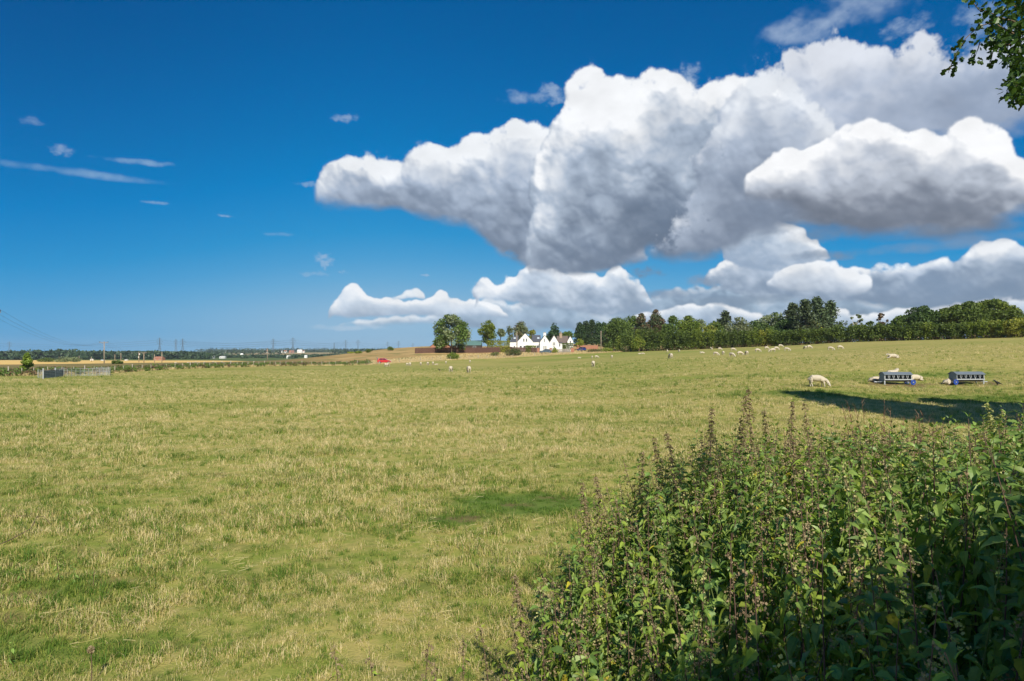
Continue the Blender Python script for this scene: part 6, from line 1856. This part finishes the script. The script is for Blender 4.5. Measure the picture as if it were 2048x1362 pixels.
def leaf_geo(L, wd, droop, fold, seg=7):
    """a toothed, drooping leaf along +x, two strips of quads beside the midrib"""
    V = []; F = []
    for i in range(seg + 1):
        t = i / seg
        w = wd * (math.sin(math.pi * min(1, t * 1.02 + .02) ** .62) ** .9) * (1.0 if i % 2 else .80) if 0 < i < seg else 0.0
        if i == 0: w = wd * .35
        x = L * (t - .18 * droop * t * t); z = -droop * L * t * t * .75
        y = w
        V += [(x, 0, z), (x + L * .05, y, z + fold * w), (x + L * .05, -y, z + fold * w)]
    for i in range(seg):
        a, b = 3 * i, 3 * i + 3
        F += [(a, b, b + 1, a + 1), (a, a + 2, b + 2, b)]
    return np.array(V), F

def nettle_parts(seed, H, fresh, leafs=1.0, seeds=1.0, spike=False):
    """meshes of one nettle plant: stem, leaves, hanging seed strings"""
    g = np.random.default_rng(seed)
    lean = g.normal(0, .05, 2); bend = g.normal(0, .05, 2)
    def sp(t): return np.array([lean[0] * t * H + bend[0] * t * t * H, lean[1] * t * H + bend[1] * t * t * H, t * H])
    mb = MB(); mb.tube([sp(t) + np.array([0, 0, -.05 if t == 0 else 0]) for t in (0, .25, .5, .75, 1)], [.0042, .004, .0034, .0025, .0012], 5)
    stem = mb.build('stem', M_NSTEMG if (fresh and g.random() < .5) else M_NSTEM, link=False)
    V = []; F = []; MI = []; T = []
    SV = []; SF = []; ST = []
    step = .041
    nn = int(H / step); ang = g.random() * 6.28
    for i in range(1, nn + 1):
        t = min(1, i / nn); z = t * H
        p = sp(t); ang += math.pi / 2 + g.normal(0, .15)
        up = 1 - t
        dens = 1.0 if fresh else (.95 if t < .72 else .7)
        for s in (0, 1):
            if g.random() > dens * leafs: continue
            a = ang + s * math.pi + g.normal(0, .2)
            L = (.028 + .058 * min(1, up * 2.2) ** .7) * (.8 + .45 * g.random()) * (1.15 if fresh else .95) * min(1.0, .35 + .75 * H)
            if t < .15: L *= .8
            if spike and t > .55: L *= .55 + .5 * g.random()
            wd = L * (.21 + .09 * g.random())
            v, f = leaf_geo(L, wd, .3 + .9 * g.random() * min(1, up * 3 + .2), .25 + .3 * g.random())
            el = (.55 - 1.0 * min(1, up * 2.5) + g.normal(0, .25)) if t < .97 else 1.0
            rl = g.normal(0, .35)
            # petiole + roll + elevation + azimuth
            y, zz = v[:, 1] * math.cos(rl) - v[:, 2] * math.sin(rl), v[:, 1] * math.sin(rl) + v[:, 2] * math.cos(rl)
            x = v[:, 0] + L * .28
            x, zz = x * math.cos(el) - zz * math.sin(el), x * math.sin(el) + zz * math.cos(el)
            X = x * math.cos(a) - y * math.sin(a); Y = x * math.sin(a) + y * math.cos(a)
            b = len(V)
            V += [(p[0] + X[k], p[1] + Y[k], p[2] + zz[k]) for k in range(len(v))]
            pt = g.random()
            F += [tuple(q + b for q in ff) for ff in f]
            m = 1 if g.random() < (.015 if up < .6 else .04) else 0
            MI += [m] * len(f); T += [pt] * len(f)
        # strings of flowers or seed hanging from the upper nodes
        if .38 < t < .98 and seeds > 0:
            for s in range(int(round((1.0 if fresh else .9) * seeds * (.4 + 1.2 * g.random())))):
                a = ang + math.pi / 4 + s * 2.1 + g.normal(0, .4)
                ln = (.035 + .05 * min(1, up * 3)) * (.7 + .6 * g.random()) * (1.0 if fresh else .85)
                nq = 9
                for k in range(nq):
                    q = (k + 1) / nq
                    cx = p[0] + math.cos(a) * ln * q * .9 + g.normal(0, .004); cy = p[1] + math.sin(a) * ln * q * .9 + g.normal(0, .004)
                    cz = p[2] + ln * .25 * q - ln * .9 * q * q + g.normal(0, .003)
                    for kk in range(2):
                        n_ = g.normal(size=3); n_ /= np.linalg.norm(n_); m_ = np.cross(n_, g.normal(size=3)); m_ /= np.linalg.norm(m_) + 1e-9
                        r = (.0035 + .003 * g.random()) * (1.5 if spike else 1.0); c = np.array([cx, cy, cz]) + g.normal(0, .004, 3)
                        b = len(SV); SV += [tuple(c - n_ * r), tuple(c - m_ * r), tuple(c + n_ * r), tuple(c + m_ * r)]; SF.append((b, b+1, b+2, b+3)); ST.append(g.random())
    leaves = mk('leaves', V, F, [M_NLEAFD if fresh else M_NLEAF, M_NYEL], mi=MI, fattr={'tone': T}, link=False, smooth=False)
    out = [stem, leaves]
    if SV: out.append(mk('seed_strings', SV, SF, M_SEEDY if fresh else M_SEEDB, fattr={'tone': ST}, link=False))
    return out

YT = [(900,1362),(965,1362),(1000,1310),(1050,1230),(1100,1150),(1150,1075),(1200,1000),(1255,942),(1300,910),(1350,890),(1400,865),(1470,850),(1560,845),(1640,848),(1720,845),(1800,842),(1880,838),(1950,825),(2000,812),(2048,805),(2300,790)]
def ytop(px): return np.interp(px, [a[0] for a in YT], [a[1] for a in YT])
def xleft(d): return np.interp(d, [0, 2, 3.8, 5, 6.3, 8, 9.5], [-.25, -.25, -.16, .05, .5, 1.3, 2.6])

def nettle_bed():
    g = np.random.default_rng(1234)
    lib = {}
    for fr in (0, 1):
        lib[fr] = [nettle_parts(700 + fr * 50 + i, 1.0, bool(fr), 1.0, (1.0 if not fr else (.7 if i % 2 else .25))) for i in range(7)]
    cand = []
    x = g.random(5200) * 9.2 - .4; y = g.random(5200) * 8.2 + 1.15
    # poisson-ish thinning
    keep = []
    grid = {}
    for i in range(len(x)):
        k = (int(x[i] / .175), int(y[i] / .175))
        if k in grid: continue
        grid[k] = 1; keep.append(i)
    x, y = x[keep], y[keep]
    far = 9.0 - .0 * x
    ok = (x > xleft(y)) & (y < far) & (x < .75 * y + 2.2) & (x - .75 * y < 1.6)
    ok &= ~((y > 8) & (x < 2.4))
    x, y = x[ok], y[ok]
    px = 1024 + FPX * x / y
    z = gz(x, y)
    zt = EYE - (ytop(px) - HOR) / FPX * y
    h = (zt - z)
    # a ragged top: most plants end below the outline
    h = h * (1.0 - .30 * g.random(len(h)) ** 1.6)
    h = np.minimum(h, 1.02 + .28 * g.random(len(h)) + .5 * _sm(y, 5.5, 7.5))
    ok = h > .22
    x, y, z, h, px = x[ok], y[ok], z[ok], h[ok], px[ok]
    # seeding brown plants on the sunny left and back, fresh ones low and right
    fr = (g.random(len(x)) < np.clip(.22 + .55 * (x - .6) / 2.2 - .05 * (y - 4), .2, .95)).astype(int)
    order = np.argsort(y)                                     # nearest first: they show largest
    n_ind = 285
    lab = {0: 'stinging nettle with brown seed strings in the dense bed at the right foreground', 1: 'fresh green stinging nettle with pale flower strings in the dense bed at the right foreground'}
    grp = {0: 'seeding nettles of the foreground bed', 1: 'fresh green nettles of the foreground bed'}
    cnt = 0; rest = []
    for i in order:
        vis = (px[i] < 2150)
        if vis and cnt < n_ind and not (cnt > 150 and g.random() < .25):
            v = lib[int(fr[i])][int(g.integers(7))]
            t = empty('nettle_plant', (x[i], y[i], z[i] - .02), g.random() * 6.28, lab[int(fr[i])], 'nettle', grp[int(fr[i])])
            s = h[i]; w = (.82 + .3 * g.random()) * (.5 + .5 * s) if s < 1 else (.95 + .25 * g.random())
            t.scale = (w, w, s); t.rotation_euler = (g.normal(0, .11), g.normal(0, .11), g.random() * 6.28)
            for o in v:
                c = o.copy(); c.parent = t; COL.objects.link(c)
            cnt += 1
        else: rest.append(i)
    rest = np.array(rest)
    # the remaining plants of the bed, one object
    protos = []
    for fr_ in (0, 1):
        for parts in lib[fr_][:4]:
            Vs = []; Fs = []; ms = []; mi = []; tn = []; off = 0
            for o in parts:
                me = o.data; n = len(me.vertices); V = np.zeros(n * 3); me.vertices.foreach_get('co', V); Vs.append(V.reshape(-1, 3))
                base = len(ms); ms += list(me.materials)
                ta = me.attributes.get('tone'); tv = np.full(len(me.polygons), .5, np.float32)
                if ta: ta.data.foreach_get('value', tv)
                for p in me.polygons: Fs.append(tuple(v + off for v in p.vertices)); mi.append(p.material_index + base)
                tn.append(tv); off += n
            protos.append(mk('nettle_source', np.vstack(Vs), Fs, ms, mi=mi, fattr={'tone': np.concatenate(tn)}, link=False))
    scatter('nettle_bed', np.stack([x[rest], y[rest], z[rest] - .02], -1), g.random(len(rest)) * 6.28, h[rest], protos, None, 'dense mass of stinging nettles filling the right foreground', 'nettles', g.normal(0, .12, (len(rest), 2)))
    # tall spikes that rise above the rest
    tall = [(1416, 806, 7.2, 0, 'tall seeding nettle spike, leftmost of the three highest'), (1478, 783, 7.0, 0, 'tall seeding nettle spike, middle of the three highest'), (1507, 770, 6.8, 0, 'tallest brown nettle spike rising above the bed against the pasture'),
            (1577, 792, 7.3, 0, 'nettle spike just right of the three highest'), (1633, 796, 7.4, 0, 'slender nettle spike left of the willowherb'), (1552, 812, 7.2, 0, 'short broad nettle spike right of the tallest'), (2016, 797, 6.4, 1, 'pale green nettle spike at the far right before the shadow'),
            (1280, 892, 7.2, 0, 'thin nettle spike at the upper left outline of the bed'), (1342, 866, 7.2, 0, 'dark nettle spike above the upper left outline of the bed'), (1212, 945, 7.0, 0, 'brown nettle spike at the left outline of the bed, upper one'), (1194, 955, 6.8, 0, 'brown nettle spike at the left outline of the bed, lower one'),
            (1980, 812, 6.6, 1, 'dark green nettle top at the right end of the bed'), (1385, 858, 7.0, 0, 'nettle spike left of the highest spikes'),
            (1063, 1128, 5.6, 0, 'thin brown nettle standing apart at the left edge of the bed'), (985, 1235, 4.9, 0, 'withered nettle standing alone left of the bed foot'),
            (684, 1270, 4.7, 0, 'nettle top at the bottom edge, leftmost of five in the grass'), (757, 1293, 4.6, 0, 'nettle top at the bottom edge, second of five in the grass'), (838, 1262, 4.7, 0, 'nettle top at the bottom edge, third of five in the grass'), (873, 1300, 4.5, 0, 'nettle top at the bottom edge, fourth of five in the grass'), (932, 1270, 4.6, 0, 'nettle top at the bottom edge, fifth of five in the grass')]
    for i, (tx, ty, d, f, lb) in enumerate(tall):
        X = (tx - 1024) / FPX * d; zz = gz(X, d); H = EYE - (ty - HOR) / FPX * d - zz
        low = ty > 1200
        v = nettle_parts(900 + i, H, bool(f), 1.0 if not low else .45, 3.4 if not low else 1.0, True)
        t = empty('nettle_plant', (X, d, zz - .02), g.random() * 6, lb, 'nettle')
        for o in v: COL.objects.link(o); o.parent = t
    # low nettles in the grass at the left
    for i, (tx, by, hh, lb) in enumerate(((118, 1165, .34, 'low dark nettle in the grass at the lower left, left of three'), (150, 1172, .30, 'low dark nettle in the grass at the lower left, middle of three'), (186, 1180, .26, 'low dark nettle in the grass at the lower left, right of three'), (40, 1175, .28, 'low nettle close to the left edge of the picture'), (150, 1238, .18, 'small nettle below the three low dark ones'), (20, 1330, .25, 'small nettle in the bottom left corner'))):
        p = Ghit(tx, by); v = nettle_parts(950 + i, hh, True, 1.0, .0 if i else .6)
        t = empty('nettle_plant', p, g.random() * 6, lb, 'nettle')
        for o in v: COL.objects.link(o); o.parent = t
nettle_bed()

# ------------------------------------------------------------------ willowherb gone to seed
M_WHS = simple('willowherb_stem', (.22, .10, .06), .7, .3, 12, .2)
M_WHP = leafmat('willowherb_pods', (.16, .085, .05), (.38, .23, .15), .2, .9)
def willowherb(px, d, top, n, spread, label, seed):
    g = np.random.default_rng(seed)
    X = (px - 1024) / FPX * d; z = gz(X, d); H = EYE - (top - HOR) / FPX * d - z
    t = empty('willowherb', (X, d, z), 0, label, 'plant')
    ms = MB(); LV = []; LF = []; LT = []; PV = []; PF = []; PT = []
    for i in range(n):
        a = g.random() * 6.28; r = spread * math.sqrt(g.random())
        hh = H * (.72 + .28 * g.random()) if i else H
        bx, by = math.cos(a) * r * .3, math.sin(a) * r * .3; tx, ty = math.cos(a) * r, math.sin(a) * r
        f = lambda q: Vector((bx + (tx - bx) * q ** 1.4, by + (ty - by) * q ** 1.4, hh * q))
        ms.tube([f(0), f(.4), f(.75), f(1)], [.0042, .0036, .0024, .001], 5)
        for k in range(14):
            q = .1 + .62 * g.random(); p = f(q); v, ff = leaf_geo(.07 + .04 * g.random(), .009, .6, .1, 5); aa = g.random() * 6.28; el = .3
            x = v[:, 0] * math.cos(el); zz = v[:, 0] * math.sin(el) + v[:, 2]
            b = len(LV); LV += [(p.x + x[j] * math.cos(aa) - v[j, 1] * math.sin(aa), p.y + x[j] * math.sin(aa) + v[j, 1] * math.cos(aa), p.z + zz[j]) for j in range(len(v))]
            LF += [tuple(u + b for u in w) for w in ff]; LT += [g.random()] * len(ff)
        for k in range(26):
            q = .66 + .34 * g.random(); p = f(q); aa = g.random() * 6.28; ln = .035 + .04 * g.random(); w = .0022
            e = p + Vector((math.cos(aa) * ln * .75, math.sin(aa) * ln * .75, ln * .8))
            s = Vector((-math.sin(aa) * w, math.cos(aa) * w, 0)); b = len(PV)
            PV += [tuple(p - s), tuple(p + s), tuple(e + s), tuple(e - s)]; PF.append((b, b+1, b+2, b+3)); PT.append(g.random())
    ms.build('stem', M_WHS, t); mk('leaves', LV, LF, M_NLEAF, t, fattr={'tone': LT}); mk('seed_pods', PV, PF, M_WHP, t, fattr={'tone': PT})
willowherb(1768, 7.2, 800, 22, .42, 'reddish brown willowherb gone to seed above the nettles, largest', 1)
willowherb(1866, 7.0, 828, 12, .30, 'smaller reddish willowherb right of the largest one', 2)
willowherb(1700, 7.3, 838, 10, .26, 'thin willowherb left of the largest one', 3)
willowherb(1610, 5.6, 965, 7, .22, 'low thin willowherb with few pods among the nettles', 4)
# dead seed head near the bottom left
def seed_head():
    p = Ghit(182, 1372); t = empty('dead_thistle', p, 0, 'single dead stalk with a pinkish brown head at the bottom left', 'plant')
    g = np.random.default_rng(5)
    mb = MB(); mb.tube([(0, 0, 0), (.01, 0, .15), (0, 0, .30)], [.004, .0035, .003], 6); mb.build('stem', M_NSTEM, t)
    n = 90; v = g.normal(size=(n, 3)); v /= np.linalg.norm(v, axis=1)[:, None]
    V, F = cards(v * [.022, .022, .028] + [0, 0, .31], .013, g); mk('seed_head', V, F, M_SEEDB, t, fattr={'tone': g.random(n)})
seed_head()
def dead_bramble():
    t = empty('dead_bramble', Ghit(60, 1045), 0, 'arching dead brown bramble stem in the grass at the left edge', 'plant')
    o = t.location.copy()
    def q(px, py, h): 
        p = Ghit(px, py); return p - o + Vector((0, 0, h))
    mb = MB(); mb.tube([q(-30, 1105, .02), q(20, 1088, .05), q(62, 1070, .10), q(75, 1052, .16), q(88, 1048, .12), q(102, 1052, .03)], [.008, .007, .006, .005, .004, .003], 6)
    mb.tube([q(20, 1035, .02), q(60, 1040, .06), q(98, 1044, .03)], [.005, .005, .003], 5); mb.build('stem', M_NSTEM, t)
dead_bramble()

# ------------------------------------------------------------------ hawthorn hanging in from the right
M_HLEAF = leafmat('hawthorn_leaf', (.020, .050, .010), (.085, .150, .022), .28, .4, spec=.45)
def haw_leaves(cent, g, size):
    """small lobed leaves: five-sided blade each, two faces folded on the midrib"""
    n = len(cent)
    a = g.normal(size=(n, 3)); a[:, 2] -= .35; a /= np.linalg.norm(a, axis=1)[:, None]
    b = np.cross(a, g.normal(size=(n, 3))); b /= np.linalg.norm(b, axis=1)[:, None] + 1e-9
    c = np.cross(a, b); s = size * (.65 + .7 * g.random(n))
    def pt(u, v, w): return cent + (a * u + b * v + c * w) * s[:, None]
    V = np.stack([pt(0, 0, 0), pt(.35, .42, .12), pt(.62, .26, .07), pt(.85, .40, .1), pt(1.15, 0, 0), pt(.85, -.40, .1), pt(.62, -.26, .07), pt(.35, -.42, .12)], 1)
    b0 = np.arange(n)[:, None] * 8
    F = np.vstack([b0 + [0, 1, 2, 2], b0 + [0, 2, 3, 4], b0 + [0, 4, 5, 6], b0 + [0, 6, 7, 7]])
    Fl = [tuple(x[:3]) if x[2] == x[3] else tuple(x) for x in F.tolist()]
    return V.reshape(-1, 3), Fl, 4 * n
def hawthorn():
    g = np.random.default_rng(555)
    base = Vector((6.6, -.6, gz(6.6, -.6)))
    t = empty('hawthorn_tree', base, 0, 'hawthorn tree at the right with a leafy branch hanging into the top right corner', 'tree')
    o = base
    D = 3.4
    def W(px, py, d=D): return Vector(((px - 1024) / FPX * d, d, EYE + (HOR - py) / FPX * d))
    C = []
    # leafy masses seen in the corner
    def mass(poly, n, d0, d1):
        xs = [p[0] for p in poly]; ys = [p[1] for p in poly]
        k = 0
        while k < n:
            x = min(xs) + (max(xs) - min(xs)) * g.random(); y = min(ys) + (max(ys) - min(ys)) * g.random()
            ins = False; j = len(poly) - 1
            for i in range(len(poly)):
                if (poly[i][1] > y) != (poly[j][1] > y) and x < (poly[j][0] - poly[i][0]) * (y - poly[i][1]) / (poly[j][1] - poly[i][1] + 1e-9) + poly[i][0]: ins = not ins
                j = i
            if not ins: continue
            d = d0 + (d1 - d0) * g.random(); C.append(W(x, y, d)); k += 1
    mass([(1992,10),(2040,-30),(2110,-60),(2180,-60),(2180,110),(2110,120),(2060,112),(2044,128),(2020,132),(1998,110),(1984,84),(1968,90),(1962,76),(1978,60),(1966,56),(1990,36)], 1900, 3.1, 3.75)
    mass([(2030,128),(2060,118),(2140,120),(2160,180),(2120,222),(2060,208),(2030,212),(2012,200),(1998,204),(2006,180),(2018,160)], 900, 3.1, 3.7)
    def sprig(pts, n, r, twig=.003):
        P_ = [W(*p) for p in pts]
        for k in range(n):
            q = g.random() * (len(P_) - 1); i = int(q); p = P_[i].lerp(P_[i + 1], q - i)
            C.append(p + Vector(g.normal(0, r, 3)))
        return P_
    tw = MB()
    for pts, n, r in (([(1992,30),(1975,24),(1958,20),(1948,8),(1946,-6)], 34, 0.016), ([(1975,24),(1966,34),(1962,44)], 10, 0.016), ([(1985,45),(1960,52),(1945,64),(1932,76),(1922,92),(1911,110),(1903,128),(1896,146)], 44, 0.018),
                      ([(1960,84),(1955,100),(1950,112),(1943,122)], 16, 0.014), ([(1990,90),(1984,110),(1980,132)], 12, 0.014)):
        P_ = sprig(pts, n, r); tw.tube([p - o for p in P_], [.0032] + [.002] * (len(P_) - 2) + [.001], 5)
    C = np.array([tuple(c) for c in C])
    V, F, nf = haw_leaves(C, g, .026)
    V = V - np.array(base)
    mk('branch_leaves', V, F, M_HLEAF, t, fattr={'tone': g.random(nf)})
    # branches inside the masses back to the trunk
    A = W(2080, 60, 3.4); root = Vector((6.4, -.4, base.z + 2.6))
    tw.tube([root - o, Vector((5.4, 1.0, base.z + 3.2)) - o, Vector((3.8, 2.7, 4.7)) - o, A - o, W(1995, 34) - o], [.07, .045, .025, .012, .004], 7)
    tw.tube([Vector((3.8, 2.7, 4.7)) - o, W(2060, 130) - o, W(2020, 190) - o], [.02, .010, .003], 6)
    tw.tube([A - o, W(2030, 70) - o, W(1985, 45) - o], [.010, .006, .003], 5); tw.tube([A - o, W(2020, 90) - o, W(1972, 84) - o], [.009, .005, .002], 5)
    tw.tube([A - o, W(2050, 20) - o, W(2010, 5) - o], [.009, .005, .002], 5)
    tw.build('branch', M_BARK, t, smooth=True)
    # the crown itself, out of view, that shades the nettles
    L = []
    kx, ky = math.sin(R(SUN_AZ)) / math.tan(R(SUN_EL)), math.cos(R(SUN_AZ)) / math.tan(R(SUN_EL))
    while len(L) < 210:
        # a point on the nettles that stays in shade, and a bough on its line to the sun
        sy = .2 + 6.6 * g.random(); sx = 1.2 + (sy - 2.5) * 1.22 + .45 + 5.5 * g.random() ** 1.2
        if sx < .3: continue
        h = 1.9 + 3.0 * g.random()
        cx, cy, cz = sx + kx * h, sy + ky * h, 1.9 + h
        if cx < .80 * cy + 1.5 or cx < 1.1: continue
        L.append((cx, cy, cz, .5, .5, .42))
    c, idx = blob_points(L, 80000, g, .3)
    V, F = cards(c - np.array(base), .05, g)
    mk('crown', V, F, M_HLEAF, t, fattr={'tone': g.random(len(c))})
    mb = MB(); mb.tube([(0, 0, -.2), (.05, .05, 1.4), (-.2, .2, 2.6), (-.1, .3, 4.2)], [.16, .13, .10, .04], 9)
    for l in L[::3]:
        mb.tube([Vector((-.15, .2, 2.2 + g.random())), (Vector(l[:3]) - o) * .6 + Vector((0, 0, .3)), Vector(l[:3]) - o], [.05, .03, .01], 5)
    mb.build('trunk', M_BARK, t, smooth=True)
hawthorn()

# ------------------------------------------------------------------ the air: one closed box of pale haze
def haze():
    mb = MB(); mb.box(-4200, 4200, -300, 4800, -40, 80)
    m, N, out = newmat('air_haze')
    v = N.new('ShaderNodeVolumePrincipled')
    v.inputs['Color'].default_value = (.72, .86, 1.0, 1); v.inputs['Density'].default_value = .00008; v.inputs['Anisotropy'].default_value = .0
    N.t.links.new(v.outputs[0], out.inputs[1])
    o = mb.build('haze', m)
    tag(o, None, None, kind='stuff')
haze()
build_grass()
